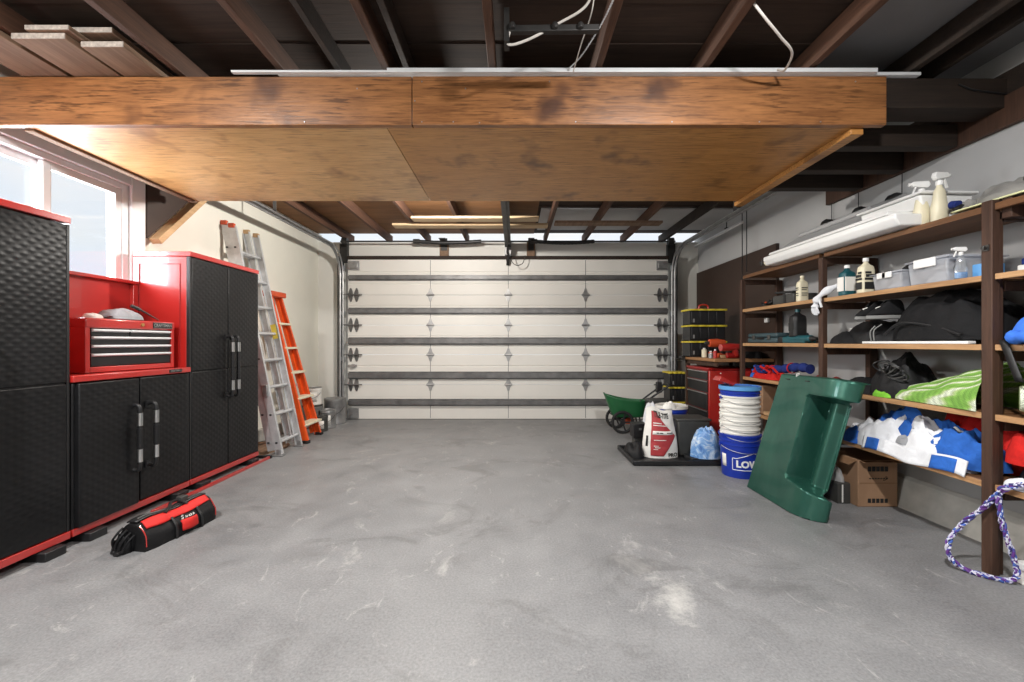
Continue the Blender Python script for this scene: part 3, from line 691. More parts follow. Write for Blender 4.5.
for u0 in (.36, .72):
    obj('strap', MB().grid(lambda u, v: off(u0 + .03 * u, .0 + .25 * v, .009), 3, 16), 'black', tb, solid=.005)
obj('carry_handle', MB().tube(spline([off(.34, .40, .012), off(.42, .47, .03), off(.5, .5, .045), off(.6, .5, .04), off(.66, .42, .012)], 6), .009, 8), 'black', tb)
lg = MB()
def lp(a, b): return off(.47 + a * .20, .155 + b * .055, .009)
for st in ([(0, .1), (.1, 0), (.16, .35), (.06, .7), (.14, 1), (.22, .95)], [(.3, .1), (.32, .6), (.4, .1), (.42, .6)], [(.5, .3), (.58, .6), (.6, .1), (.52, .2), (.64, .2)], [(.7, .1), (.7, .7), (.78, .5)], [(.84, .1), (.9, .6), (.96, .1)]):
    lg.tube([lp(*q) for q in st], .0022, 5)
obj('lettering', lg, 'paper', tb)
rf = MB().heap(-.04, -HL - .02, 0, .05, .032, .08, 17, .6, 22)
for k in range(4):
    p0 = Vector((-.05 + .025 * k, -HL - .006, .13 - .012 * k)); rf.tube(spline([p0, p0 + Vector((.0, -.03, -.02)), p0 + Vector((-.015, -.045, -.06)), (p0.x - .02, -HL - .035 - .008 * k, .012)], 5), .006, 7)
obj('loose_strap', rf, 'black_bag', tb)
obj('buckle', MB().box(-.035, .0, -HL - .075, -HL - .045, .004, .022).box(-.07, -.045, -HL - .06, -HL - .03, .004, .02), 'black', tb, .004)
obj('clip', MB().box(-.022, .022, .05, .10, .172, .205), 'dgrey', tb, .006)
# ---------------------------------------------------------------- extension ladder
def ladder_axis(base, top):
    base, top = Vector(base), Vector(top); d = top - base; return lambda k: base + d * k
el = thing('extension_ladder', 'tall aluminium extension ladder leaning on the left wall', 'ladder', (-2.42, 4.66, 0))
yA, yB = 4.46, 4.88
for sec, off_x, w2, k0, k1 in (('base_section', 0, 0, 0.0, .985), ('fly_section', -.085, .022, .02, 1.0)):
    A = ladder_axis((-2.44 + off_x, 0, .015 if k0 == 0 else .0), (-2.94 + off_x, 0, 2.42))
    r = MB()
    for yy, sg in ((yA + w2, 1), (yB - w2, -1)):
        p0, p1 = A(k0), A(k1); p0 = Vector((p0.x, yy, p0.z)); p1 = Vector((p1.x, yy, p1.z))
        r.bar(p0, p1, .008, .072, (1, 0, .2))
        dn = (p1 - p0).normalized().cross(Vector((0, 1, 0)))
        for e_ in (-.034, .034): r.bar(p0 + dn * e_ + Vector((0, .012 * sg, 0)), p1 + dn * e_ + Vector((0, .012 * sg, 0)), .026, .006, (1, 0, .2))
    so = obj('rails' if False else 'side_rails', r, 'alu', el, smooth=False)
    k = .05
    while k < k1 - .02:
        p = A(k); obj('rung', MB().cyl((p.x, yA + w2, p.z), (p.x, yB - w2, p.z), .0165, 12), 'alu', el); k += .1185
    for yy in (yA + w2, yB - w2):
        if True:
            p = A(k1); obj('tip_guard', MB().box(p.x - .03, p.x + .03, yy - .018, yy + .018, p.z - .015, p.z + .03), 'orange_dull' if yy < 4.6 else 'tan', el, .004)
bk = MB()
for k in [.05 + .1185 * q for q in range(8)]:
    for dx in (-.085, -.0):
        x = -2.44 - .515 * k + dx; bk.box(x - .010, x + .010, yA - .012, yA - .002, .015 + 2.445 * k - .008, .015 + 2.445 * k + .008)
obj('rung_plug', bk, 'black', el)
for yy in (yA, yB):
    obj('foot', MB().box(-2.49, -2.39, yy - .035, yy + .035, 0, .018).box(-2.46, -2.42, yy - .02, yy + .02, .018, .07), 'steel', el, .004)
obj('rung_lock', MB().box(-2.60, -2.55, yA - .03, yA - .004, .62, .74), 'steel', el, .006)
obj('warning_label', MB().bar((-2.69, yB - .036, 1.22), (-2.725, yB - .036, 1.38), .004, .055, (1, 0, .2)), 'yellow_label', el)
obj('rope', MB().tube(spline([(-2.42, yA + .05, .02), (-2.62, yA + .1, .6), (-2.72, yA + .2, 1.1), (-2.95, yA + .2, 2.1)], 10), .005, 6), 'cord_w', el)
# ---------------------------------------------------------------- orange step ladder
sl = thing('step_ladder', 'orange fibreglass step ladder folded against the left wall', 'ladder', (-2.5, 5.25, 0))
bl, br = Vector((-2.44, 5.02, .0)), Vector((-2.50, 5.50, .0)); tl, tr = Vector((-2.955, 5.16, 1.74)), Vector((-2.965, 5.42, 1.74))
def orail(p0, p1, sg):
    m_ = MB(); m_.bar(p0, p1, .008, .075, (1, 0, .3)); dn = (p1 - p0).normalized().cross(Vector((0, 1, 0))).normalized()
    for e_ in (-.035, .035): m_.bar(p0 + dn * e_ + Vector((0, .014 * sg, 0)), p1 + dn * e_ + Vector((0, .014 * sg, 0)), .03, .007, (1, 0, .3))
    return m_
obj('side_rail', orail(bl, tl, 1), 'orange', sl, smooth=False); obj('side_rail', orail(br, tr, -1), 'orange', sl, smooth=False)
for k in (.12, .30, .475, .645, .815):
    a, b_ = bl.lerp(tl, k), br.lerp(tr, k); m_ = MB().box(min(a.x, b_.x) - .045, max(a.x, b_.x) + .045, a.y + .004, b_.y - .004, a.z - .025, a.z)
    obj('step', m_, 'offwhite', sl, .004)
obj('top_cap', MB().box(-3.03, -2.89, 5.13, 5.45, 1.735, 1.80), 'orange_dull', sl, .01)
for a, b_, c, d in ((bl, tl, 1, 0), (br, tr, -1, 0)):
    o2 = Vector((-.075, .03 * c, 0)); obj('rear_rail', MB().bar(a + o2 + Vector((0, 0, .03)), b_ + o2 * .4, .03, .035, (1, 0, .3)), 'orange', sl, smooth=False)
for k in (.06, .36, .68): 
    a, b_ = bl.lerp(tl, k), br.lerp(tr, k); obj('rear_brace', MB().bar(a + Vector((-.08, .03, .02)), b_ + Vector((-.08, -.03, .02)), .012, .03), 'alu', sl)
for p in (bl, br): obj('foot', MB().box(p.x - .045, p.x + .045, p.y - .03, p.y + .03, 0, .035), 'black', sl, .005)
# ---------------------------------------------------------------- paint buckets in the far left corner
def can(name, label, x, y, z, r, h, m_, lidm='steel', bail=True, band=None, lab=None):
    t = thing(name, label, 'paint can', (x, y, z), group='paint cans in the corner')
    obj('can_body', MB().lathe([(r * .96, 0), (r * .985, .004), (r * .985, h * .06), (r * .97, h * .08), (r * .98, h - .03), (r, h - .026), (r, h - .008), (r * .97, h - .004)], (x, y, z)), m_, t)
    obj('lid', MB().lathe([(r * .99, h - .006), (r * 1.01, h - .002), (r * 1.01, h + .008), (r * .93, h + .009), (r * .90, h + .003), (0, h + .003)], (x, y, z)), lidm, t)
    if bail: obj('wire_handle', MB().tube([(x + r * 1.02 * math.cos(a), y - r * .3 + -.03 * math.sin(a) * 1.5 - r * .72 * math.sin(a), z + h * .72 - r * .8 * math.sin(a)) for a in [PI * k / 14 for k in range(15)]], .003, 6), 'iron', t)
    if lab: obj('paper_label', MB().grid(lambda u, v: (x + r * 1.004 * math.cos(-PI / 2 - .75 + 1.5 * u), y + r * 1.004 * math.sin(-PI / 2 - .75 + 1.5 * u), z + h * (.2 + .55 * v)), 12, 2), lab, t, solid=.001)
can('paint_bucket', 'grey bucket standing on the floor behind the orange ladder foot', -2.82, 6.0, 0, .135, .30, 'grey', 'dgrey')
can('paint_can', 'off white paint can on top of the grey buckets in the corner', -2.80, 6.02, .312, .095, .235, 'bucketwhite', 'steel', True, None, 'paper')
can('paint_bucket', 'large grey lidded bucket against the door jamb in the corner', -2.62, 6.28, 0, .15, .36, 'steel', 'grey')
can('paint_can', 'small dark can with white label at the front of the corner', -2.57, 5.74, 0, .075, .19, 'dgrey', 'dgrey', True, None, 'paper')
can('paint_can', 'dented steel can between the two grey corner buckets', -2.59, 5.97, 0, .105, .24, 'steel', 'steel', True, None, 'paper')
tag(obj('drop_cloth', MB().heap(-2.78, 4.75, 0, .22, .35, .05, 9, .5, 6), 'weathered'), 'rumpled brown cloth on the floor behind the aluminium ladder', 'cloth')
# ================================================================ RIGHT: SHELVING
SX = 2.42                                            # front edges of the boards
SZ = [1.88, 1.525, 1.168, .815, .462]                # board tops
PY = [(1.00, 1.075), (2.168, 2.22), (3.365, 3.41), (4.56, 4.60)]
sh = thing('storage_shelf', 'long brown wooden shelving unit along the right wall', 'shelf', (2.64, 2.8, 0))
for a, b_ in PY:
    obj('post', MB().box(SX - .012, SX + .030, a, b_, 0, 1.90 if 2 < a < 3 else 1.845), 'post', sh, .004)
    if a < 3: obj('inner_post', MB().box(SX + .032, SX + .060, a + .012, b_ - .012, 0, 1.80), 'post', sh, .004)
    obj('rear_post', MB().box(2.78, 2.845, a, b_, 0, 1.84), 'post', sh, .004)
for i, z in enumerate(SZ):
    for k in range(3):
        y0, y1 = PY[k][1] + .003, PY[k + 1][0] - .003; zz = z + (.0 if k < 2 else .004)
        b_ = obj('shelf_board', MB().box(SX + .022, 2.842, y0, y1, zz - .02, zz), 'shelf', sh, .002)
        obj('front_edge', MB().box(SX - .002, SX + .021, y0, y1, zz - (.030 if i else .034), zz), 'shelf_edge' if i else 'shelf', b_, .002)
    for a, b_ in PY:
        obj('cleat', MB().box(SX + .062 if a < 3 else SX + .032, 2.778, a + .006, a + .036, z - .085, z - .036 if z < 1.8 else z - .037), 'post', sh, .003)
obj('top_rail', MB().box(SX + .032, 2.84, 2.12, 2.166, 1.80, 1.90), 'post', sh, .004)
for a in (2.205, 2.27):
    m_ = MB().cyl((SX - .013, a + .02, 1.68), (SX - .03, a + .02, 1.68), .012, 8)
obj('bolt', MB().cyl((SX - .013, 2.195, 1.66), (SX - .032, 2.195, 1.66), .009, 8).box(SX - .017, SX - .0125, 2.18, 2.21, 1.645, 1.675), 'iron', sh)
struct('trim_5', MB().box(2.82, 2.858, 4.64, 6.66, .5, 2.25), 'pegboard', .003)
def T(px, py, X):                                    # a point on a lengthwise plane, from its sight line
    k = (px - 514.5) / X; return Vector((X, 430 / k, 1.178 + (342.5 - py) / k))
# ---------------------------------------------------------------- things on the top shelf (z 1.88)
t = thing('storage_tub', 'long white plastic tub lying along the front of the top shelf', 'tub', (2.5, 3.1, 1.884))
def slab(prof, y0, y1, m_, nm, par, bev=.01): return obj(nm, MB().prism(prof, lambda p: (p[0], y0, p[1]), lambda p: (p[0], y1, p[1])), m_, par, bev)
slab([(2.33, 1.888), (2.66, 1.888), (2.68, 1.905), (2.68, 1.955), (2.30, 1.965), (2.30, 1.93)], 2.60, 3.98, 'white', 'tray', t)
slab([(2.30, 1.968), (2.70, 1.958), (2.70, 1.985), (2.31, 1.990)], 2.66, 3.9, 'white', 'lid', t, .006)
obj('end_cap', MB().cyl((2.36, 3.985, 1.925), (2.36, 4.01, 1.925), .035, 14), 'offwhite', t)
obj('valve', MB().tube([(2.36, 4.01, 1.925), (2.345, 4.06, 1.925), (2.34, 4.09, 1.94)], .014, 8).tube([(2.33, 4.06, 1.90), (2.34, 4.06, 1.955)], .008, 6), 'iron', t)
t = thing('plastic_bin', 'short white bin stacked on the near end of the long white tub', 'bin', (2.58, 2.85, 1.99))
slab([(2.47, 1.994), (2.76, 1.994), (2.78, 2.07), (2.45, 2.075)], 2.60, 3.05, 'white', 'bin_body', t, .012)
slab([(2.435, 2.077), (2.79, 2.072), (2.79, 2.09), (2.44, 2.094)], 2.58, 3.07, 'white', 'lid', t, .006)
t = thing('plastic_sheet', 'long grey folded plastic sheet behind the white tub, black clips on it', 'plastic sheet', (2.76, 3.2, 1.884))
slab([(2.42, 1.994), (2.80, 1.992), (2.85, 2.22), (2.82, 2.26), (2.74, 2.22), (2.50, 2.07)], 3.09, 4.0, 'film', 'folded_sheet', t, .012)
for y_ in (3.18, 3.5, 3.85): obj('clip', MB().heap(2.80, y_, 2.245, .03, .06, .035, y_, .3, 12), 'black', t)
obj('tube_in_sheet', MB().cyl((2.60, 3.15, 2.155), (2.60, 3.9, 2.15), .02, 10), 'film', t)
def sprayer(name, label, x, y, z, h, body, head, rz, lab=None, liquid=None, cat='spray bottle', group='spray bottles'):
    t = thing(name, label, cat, (x, y, z), rz, group, local=True); k = h / .29
    obj('bottle', MB().lathe([(.036 * k, 0), (.041 * k, .006 * k), (.041 * k, .09 * k), (.034 * k, .12 * k), (.031 * k, .15 * k), (.026 * k, .185 * k), (.014 * k, .21 * k), (.014 * k, .225 * k)], n=24, sx=1.15, sy=.85), body, t)
    obj('collar', MB().lathe([(.017 * k, .216 * k), (.018 * k, .22 * k), (.018 * k, .24 * k), (.013 * k, .245 * k)], n=16), head, t)
    obj('trigger_head', MB().prism([(-.03, .245), (.05, .262), (.055, .285), (.045, .293), (-.035, .29), (-.045, .265)], lambda p: (p[0] * k, -.013 * k, p[1] * k), lambda p: (p[0] * k, .013 * k, p[1] * k)), head, t, .004 * k)
    obj('trigger', MB().bar((.03 * k, 0, .262 * k), (.052 * k, 0, .205 * k), .012 * k, .007 * k, (1, 0, 0)), head, t)
    obj('nozzle', MB().cyl((.052 * k, 0, .277 * k), (.068 * k, 0, .277 * k), .011 * k, 10), head, t)
    if lab: obj('label', MB().grid(lambda u, v: (1.15 * .0415 * k * math.cos(-PI * .95 + PI * .9 * u), .85 * .0415 * k * math.sin(-PI * .95 + PI * .9 * u), (.02 + .065 * v) * k), 14, 2), lab, t, solid=.0008)
    if liquid: obj('liquid', MB().lathe([(.034 * k, .004 * k), (.038 * k, .008 * k), (.038 * k, .06 * k), (0, .06 * k)], n=20, sx=1.15, sy=.83), liquid, t)
    return t
sprayer('spray_bottle', 'cream spray bottle with white trigger on top shelf, taller and nearer', 2.505, 2.535, 1.884, .295, 'offwhite', 'white', PI * .05)
sprayer('spray_bottle', 'cream spray bottle with white trigger pointing left, beside the tub', 2.485, 2.625, 1.884, .275, 'offwhite', 'white', PI * .9)
t = thing('hand_tool', 'grey and black handheld tool wrapped beside the cream spray bottles', 'tool', (2.52, 2.41, 1.884))
obj('bag', MB().heap(2.54, 2.40, 1.884, .06, .07, .075, 21, .4, 14), 'graybag', t); obj('tool_head', MB().cyl((2.50, 2.42, 1.955), (2.50, 2.46, 1.965), .022, 14), 'f_navy', t)
obj('tool_handle', MB().cyl((2.50, 2.40, 1.935), (2.50, 2.44, 1.93), .018, 12), 'black', t)
t = thing('plastic_bag', 'crumpled grey plastic bag above the near shelf post', 'bag', (2.62, 2.2, 1.884)); 
obj('bag', MB().heap(2.64, 2.20, 1.903, .15, .24, .115, 31, .45, 8), 'graybag', t)
obj('bag_twist', MB().heap(2.60, 2.13, 1.99, .05, .06, .05, 33, .5, 14), 'dgrey', t)
tag(obj('paper_pad', MB().grid(lambda u, v: (2.445 + .12 * v, 2.05 + .36 * u, 1.905 + .012 * math.sin(5 * u) * v + .03 * v), 12, 5), 'paleyellow', None, solid=.008), 'pale yellow folded paper under the grey bag on the top shelf', 'paper')
# ---------------------------------------------------------------- second shelf (z 1.525)
def jug(name, label, p, w, d, h, m_, cap, lab=None, capm='white', marks=None, cat='bottle', group='bottles on the second shelf'):
    t = thing(name, label, cat, p, 0, group, local=True)
    def pt(u, v):
        pr = [(0, .94), (.01, 1), (.62, 1), (.74, .9), (.84, .42), (.88, .30), (.94, .30)]
        zz = v * .94
        for (a, ra), (b, rb) in zip(pr, pr[1:]):
            if zz <= b: r = ra + (rb - ra) * (zz - a) / (b - a); break
        a = 2 * PI * u; e = (abs(math.cos(a)) ** 4 + abs(math.sin(a)) ** 4) ** -.25 if zz < .78 else 1
        return (w / 2 * r * e * math.cos(a), d / 2 * r * e * math.sin(a), zz * h)
    m2 = MB().grid(pt, 32, 40); m2.add([pt(k / 32, 0) for k in range(32)], [tuple(range(31, -1, -1))]); obj('bottle', m2, m_, t)
    obj('cap', MB().lathe([(w * .18, .90 * h), (w * .19, .905 * h), (w * .18, h), (0, h)], n=18), capm, t)
    if lab:
        obj('label', MB().box(-w * .40, w * .40, -d * .5 - .002, -d * .5 + .004, h * .14, h * .60).box(-w * .5 - .002, -w * .5 + .004, -d * .38, d * .38, h * .14, h * .60), lab, t)
    if marks:
        m2 = MB()
        for a, b, c, e in marks: m2.box(w * a, w * b, -d * .5 - .0032, -d * .5 - .001, h * c, h * e).box(-w * .5 - .0032, -w * .5 - .001, d * a, d * b, h * c, h * e)
        obj('print', m2, 'ink', t)
    return t
Z2 = 1.527
jug('bottle', 'teal bottle with white label and cap on the second shelf', (2.475, 3.20, Z2), .10, .075, .225, 'teal', 1, 'paper', 'white')
jug('bottle', 'cream jug with dark printed label right of the teal bottle', (2.475, 3.03, Z2), .095, .07, .245, 'offwhite', 1, None, 'white', [(-.38, .38, .36, .42), (-.3, .36, .44, .52), (-.34, .1, .54, .60), (-.38, .38, .10, .30)])
jug('bottle', 'cream bottle with small print at the far end of the shelf', (2.475, 3.70, Z2 + .004), .085, .06, .22, 'offwhite', 1, None, 'offwhite', [(-.3, .3, .5, .54), (-.3, .2, .43, .46), (-.3, .3, .3, .33), (-.3, .25, .22, .25)])
def bin_(name, label, y0, y1, x0, x1, h):
    t = thing(name, label, 'plastic bin', ((x0 + x1) / 2, (y0 + y1) / 2, Z2), group='clear bins')
    s = .015; b = MB()
    b.prism([(x0 + s, y0 + s), (x1 - s, y0 + s), (x1 - s, y1 - s), (x0 + s, y1 - s)], lambda p: (p[0], p[1], Z2), lambda p: ((p[0] - (x0 + x1) / 2) * 1.08 + (x0 + x1) / 2, (p[1] - (y0 + y1) / 2) * 1.06 + (y0 + y1) / 2, Z2 + h * .86))
    obj('tub', b, 'clear', t, .01); obj('lid', MB().box(x0 - .006, x1 + .006, y0 - .006, y1 + .006, Z2 + h * .87, Z2 + h * .93).box(x0 + .02, x1 - .02, y0 + .02, y1 - .02, Z2 + h * .93, Z2 + h), 'clear', t, .006)
    for yy in (y0 + .1, y1 - .1): obj('latch', MB().box(x0 - .014, x0 - .002, yy - .035, yy + .035, Z2 + h * .62, Z2 + h * .95), 'white', t, .004)
    obj('contents', MB().heap((x0 + x1) / 2, (y0 + y1) / 2, Z2 + .006, (x1 - x0) * .36, (y1 - y0) * .38, h * .5, y0, .5, 12), 'f_grey', t)
    return t
bin_('plastic_bin', 'clear plastic bin with latches in the middle of second shelf', 2.72, 2.96, 2.45, 2.78, .12)
bin_('plastic_bin', 'larger clear plastic bin left of the clear spray bottle', 2.44, 2.705, 2.46, 2.80, .16)
tag(obj('cloth', MB().heap(2.55, 2.74, Z2 + .121, .06, .05, .035, 41, .4, 12), 'black_bag'), 'black scrap of cloth on top of the clear bins', 'cloth')
sprayer('spray_bottle', 'clear spray bottle with white trigger by the near post', 2.455, 2.365, Z2, .175, 'clear2', 'white', PI * .9, None, 'ltblue')
tag(obj('box', MB().box(2.50, 2.62, 2.295, 2.35, Z2, Z2 + .075), 'ltblue', None, .004), 'small light blue box between clear spray bottle and post', 'box')
t = thing('glove', 'white cloth glove draped over the second shelf edge', 'glove', (2.43, 3.40, Z2))
gl = MB().tube(spline([(2.50, 3.27, Z2 + .09), (2.45, 3.30, Z2 + .075), (2.392, 3.36, Z2 + .02), (2.385, 3.40, Z2 - .035), (2.388, 3.41, Z2 - .07)], 6), [.024 + .008 * math.sin(k * .9) for k in range(25)], 10)
obj('palm', gl, 'f_white', t)
fg = MB()
for k, (dy, l) in enumerate(((-.022, .05), (-.008, .062), (.008, .058), (.022, .045))):
    fg.tube(spline([(2.388, 3.41 + dy * .6, -.06 + Z2), (2.38, 3.41 + dy * 1.2, -.08 + Z2), (2.392, 3.412 + dy * 1.4, Z2 - .07 - l)], 4), .0085, 8)
fg.tube(spline([(2.39, 3.37, Z2 - .01), (2.378, 3.345, Z2 - .04), (2.385, 3.34, Z2 - .075)], 4), .009, 8)
obj('fingers', fg, 'f_white', t)
t = thing('tool_case', 'black open case left of the cream bottle on second shelf', 'case', (2.55, 3.95, Z2 + .004))
obj('case_body', MB().box(2.46, 2.68, 3.79, 4.10, Z2 + .004, Z2 + .09), 'dgrey', t, .01); obj('strap', MB().box(2.455, 2.458, 3.9, 3.93, Z2 + .01, Z2 + .1), 'black', t); obj('lid', MB().bar((2.48, 3.80, Z2 + .10), (2.48, 4.06, Z2 + .12), .05, .02), 'black', t, .004)
for k in range(4):
    x, y = 2.47 + .05 * k, 4.16 + .09 * k
    t = thing('spring_clamp', ['dark clamp nearest the black case on the far second shelf', 'second dark clamp from the black case on the far shelf', 'third dark clamp from the black case on the far shelf', 'dark clamp at the far end of the second shelf'][k], 'clamp', (x, y, Z2 + .004), .4 * k, 'clamps on the second shelf', local=True)
    obj('jaw', MB().tube(spline([(-.06, 0, .012), (-.02, .02, .02), (.03, .0, .05), (.07, -.02, .09)], 5), .010, 8), 'iron', t)
    obj('handle', MB().tube(spline([(-.06, .03, .012), (-.02, .01, .02), (.03, .03, .02), (.08, .05, .06)], 5), .011, 8), 'orange_dull' if k == 2 else 'black', t)
for k, (m_, x, z, lb) in enumerate((('paper', 2.50, 0, 'white boxed item lying right of the near post, second shelf'), ('f_navy', 2.52, .035, 'navy blue book on the white box right of the near post'))):
    tag(obj('box', MB().box(x, x + .24, 1.88, 2.14, Z2 + z + .001, Z2 + z + .034), m_, None, .005), lb, 'box')
# ---------------------------------------------------------------- third shelf (z 1.168)
Z3 = 1.170
t = thing('tool_case', 'flat slate coloured tool case at the far end of the third shelf', 'case', (2.55, 4.3, Z3 + .004))
obj('lower_shell', MB().box(2.45, 2.76, 4.02, 4.52, Z3 + .004, Z3 + .055), 'tealcase', t, .012); obj('upper_shell', MB().box(2.45, 2.76, 4.02, 4.52, Z3 + .058, Z3 + .10), 'tealcase', t, .014)
for y_ in (4.14, 4.40): obj('latch', MB().box(2.442, 2.452, y_ - .025, y_ + .025, Z3 + .035, Z3 + .08), 'dgrey', t, .003)
obj('carry_handle', MB().tube(spline([(2.45, 4.22, Z3 + .05), (2.425, 4.24, Z3 + .05), (2.425, 4.30, Z3 + .05), (2.45, 4.32, Z3 + .05)], 5), .009, 8), 'black', t)
jug('jug', 'dark jug with green cap standing on the third shelf beside the middle post', (2.49, 3.78, Z3 + .06), .12, .10, .24, 'black', 1, None, 'teal', [(-.3, .3, .2, .5)], 'jug', 'jugs')
t = thing('drill', 'dark teal cordless drill on its side below the dark jug', 'drill', (2.50, 3.72, Z3 + .004))
obj('motor_body', MB().cyl((2.46, 3.56, Z3 + .04), (2.47, 3.88, Z3 + .04), .030, 14).box(2.44, 2.54, 3.62, 3.92, Z3 + .004, Z3 + .058), 'teal', t, .006); obj('chuck', MB().lathe([(.012, 0), (.024, .01), (.024, .05), (.018, .06)], (0, 0, 0), 12).rot(PI / 2, 'X').rot(0), 'iron', t) if False else obj('chuck', MB().tube([(2.46, 3.56, Z3 + .04), (2.46, 3.50, Z3 + .04)], [.024, .012], 12), 'iron', t)
obj('battery', MB().box(2.45, 2.54, 3.93, 4.0, Z3 + .004, Z3 + .06), 'black', t, .006)
tag(obj('box', MB().box(2.60, 2.76, 3.24, 3.34, Z3, Z3 + .12), 'paper', None, .003), 'small white box at back of third shelf beside black bags', 'box')
def pile(name, label, cat, x, y, z, rx, ry, h, seed, m_, **k): return tag(obj(name, MB().heap(x, y, z, rx, ry, h, seed, **k), m_), label, cat)
t = thing('backpack', 'black soft bag with zip at the middle of third shelf', 'bag', (2.60, 3.12, Z3))
obj('bag', MB().heap(2.62, 3.11, Z3, .185, .235, .15, 51, .3, 7), 'black_bag', t); obj('side_pocket', MB().heap(2.475, 3.21, Z3, .06, .12, .075, 52, .3, 9), 'black_soft', t)
obj('zip_pull', MB().tube(spline([(2.44, 2.91, Z3 + .12), (2.425, 2.93, Z3 + .08), (2.43, 2.93, Z3 + .02)], 6), .004, 6).tube(spline([(2.46, 2.88, Z3 + .13), (2.425, 2.90, Z3 + .09), (2.425, 2.90, Z3 + .02)], 6), .004, 6), 'grey', t)
t = thing('garment_bag', 'large black cloth bag filling the third shelf by the near post', 'bag', (2.62, 2.55, Z3))
obj('bag', MB().heap(2.63, 2.56, Z3 + .024, .20, .33, .25, 55, .3, 5, lump=.2, flat=2.8, nr=36, nt_=90), 'black_soft', t)
obj('strap', MB().tube(spline([(2.45, 2.85, Z3 + .06), (2.43, 2.7, Z3 + .13), (2.45, 2.5, Z3 + .10), (2.44, 2.35, Z3 + .05)], 8), .009, 8), 'black', t)
def shoe(label, x, y, z, rz):
    t = thing('shoe', label, 'shoe', (x, y, z), rz, 'black shoes', local=True)
    def foot(k, z0): return [(.105 * math.cos(a) * (1 if math.cos(a) > 0 else .95) + .0, (.038 - .008 * math.cos(a)) * math.sin(a) * k, z0) for a in [2 * PI * q / 24 for q in range(24)]]
    obj('sole', MB().prism(foot(1.05, 0), lambda p: (p[0] * 1.03, p[1], 0), lambda p: (p[0] * 1.03, p[1], .024)), 'grey', t, .004)
    up = MB()
    def upper(u, v):
        a = 2 * PI * u; c = math.cos(a); r = 1 - .55 * v ** 1.5
        x = .103 * c * r - .025 * v; hgt = .026 + (.10 if c < .2 else .10 - .055 * (c - .2) / .8) * math.sin(v * PI / 2)
        return (x, (.036) * math.sin(a) * (1 - .35 * v), hgt)
    obj('upper', up.grid(upper, 28, 10), 'black_soft', t, solid=.003)
    obj('laces', MB().tube([(.02, -.018, .085), (.035, .018, .082), (.045, -.016, .076), (.058, .014, .07)], .003, 6), 'paper', t)
    return t
shoe('black shoe with grey sole on the black bags, left of the pair', 2.475, 2.985, Z3 + .165, PI * .98)
shoe('black shoe with grey sole on the black bags, right of the pair', 2.475, 2.87, Z3 + .165, PI * .9)
tag(obj('strip_board', MB().box(2.425, 2.60, 2.30, 3.12, Z3 - .001, Z3 + .018) if False else MB().box(2.424, 2.47, 2.30, 3.0, Z3, Z3 + .016), 'white', None, .003), 'thin white board lying on the front of the third shelf', 'board')
t = thing('jacket', 'bright blue jacket hanging off the third shelf right of the post', 'jacket', (2.55, 2.02, Z3))
obj('body', MB().heap(2.52, 1.98, Z3 + .012, .11, .17, .15, 61, .35, 8), 'f_sky', t)
obj('sleeve', MB().tube(spline([(2.54, 2.12, Z3 + .035), (2.45, 2.10, Z3 + .03), (2.395, 2.05, Z3 + .035), (2.385, 1.95, Z3 + .04), (2.40, 1.88, Z3 + .05)], 6), [.03 + .006 * math.sin(k * 1.3) for k in range(25)], 12), 'f_sky', t)
pile('dark_bag', 'dark navy bundle behind the bright blue jacket', 'bag', 2.70, 2.06, Z3, .11, .13, .20, 63, 'black_bag')
t = thing('strap', 'black webbing strap dangling below the third shelf right of the post', 'strap', (2.44, 2.10, .9))
obj('webbing', MB().grid(lambda u, v: (2.405 + .0 * v, 2.135 - .07 * v - .035 * u, Z3 + .02 - .20 * v), 2, 8), 'black', t, solid=.004)
# ---------------------------------------------------------------- fourth shelf (z .815)
Z4 = .817
for k, (m_, x, y, rx, ry, h, lb) in enumerate((('f_red', 2.50, 4.22, .09, .24, .09, 'red webbing straps heaped at the far end of fourth shelf'), ('f_blue', 2.55, 4.46, .10, .09, .08, 'small blue strap bundle at the far end of fourth shelf'))):
    t = thing('strap_bundle', lb, 'straps', (x, y, Z4 + .004), group='ratchet straps')
    random.seed(70 + k); obj('heap', MB().heap(x, y, Z4 + .004, rx * .9, ry * .9, h * .7, 71 + k, .6, 12), m_, t)
    for q in range(9):
        ps = [(x + random.uniform(-.6, .6) * rx, y + random.uniform(-.9, .9) * ry, Z4 + .02 + random.uniform(.3, 1.25) * h) for _ in range(4)]
        s = spline(ps, 8); obj('loop', MB().tube(s, .011, 6), ['f_red', 'f_red', 'f_navy'][q % 3] if k == 0 else 'f_blue', t)
t = thing('rolled_tarp', 'dark blue rolled tarp lying on the red straps', 'tarp', (2.55, 3.95, Z4 + .08))
obj('roll', MB().tube(spline([(2.50, 4.12, Z4 + .10), (2.53, 3.98, Z4 + .12), (2.55, 3.84, Z4 + .14), (2.56, 3.72, Z4 + .13)], 8), [.038 + .006 * math.sin(k * 1.1) for k in range(25)], 14), 'f_navy', t)
obj('tie', MB().tube(arc((Z4 + .125, 0), .0, 0, 1, 1), .001, 4) if False else MB().tube([(2.537 + .046 * math.cos(a), 3.93, Z4 + .127 + .046 * math.sin(a)) for a in [2 * PI * k / 16 for k in range(16)]], .005, 6, True), 'f_red', t)
pile('clothes_pile', 'dark red and black clothes lying low in mid fourth shelf', 'clothes', 2.62, 3.62, Z4 + .004, .15, .13, .07, 75, 'red_dark', crumple=.5, freq=9)
pile('clothes_pile', 'black rumpled clothes between the green panel and lime net', 'clothes', 2.60, 3.14, Z4, .17, .20, .09, 76, 'black_soft', crumple=.5, freq=9)
t = thing('cable_bag', 'black shiny bag of cables heaped above the lime net', 'bag', (2.60, 2.86, Z4))
obj('bag', MB().heap(2.60, 2.86, Z4, .16, .18, .22, 78, .5, 9), 'black_bag', t)
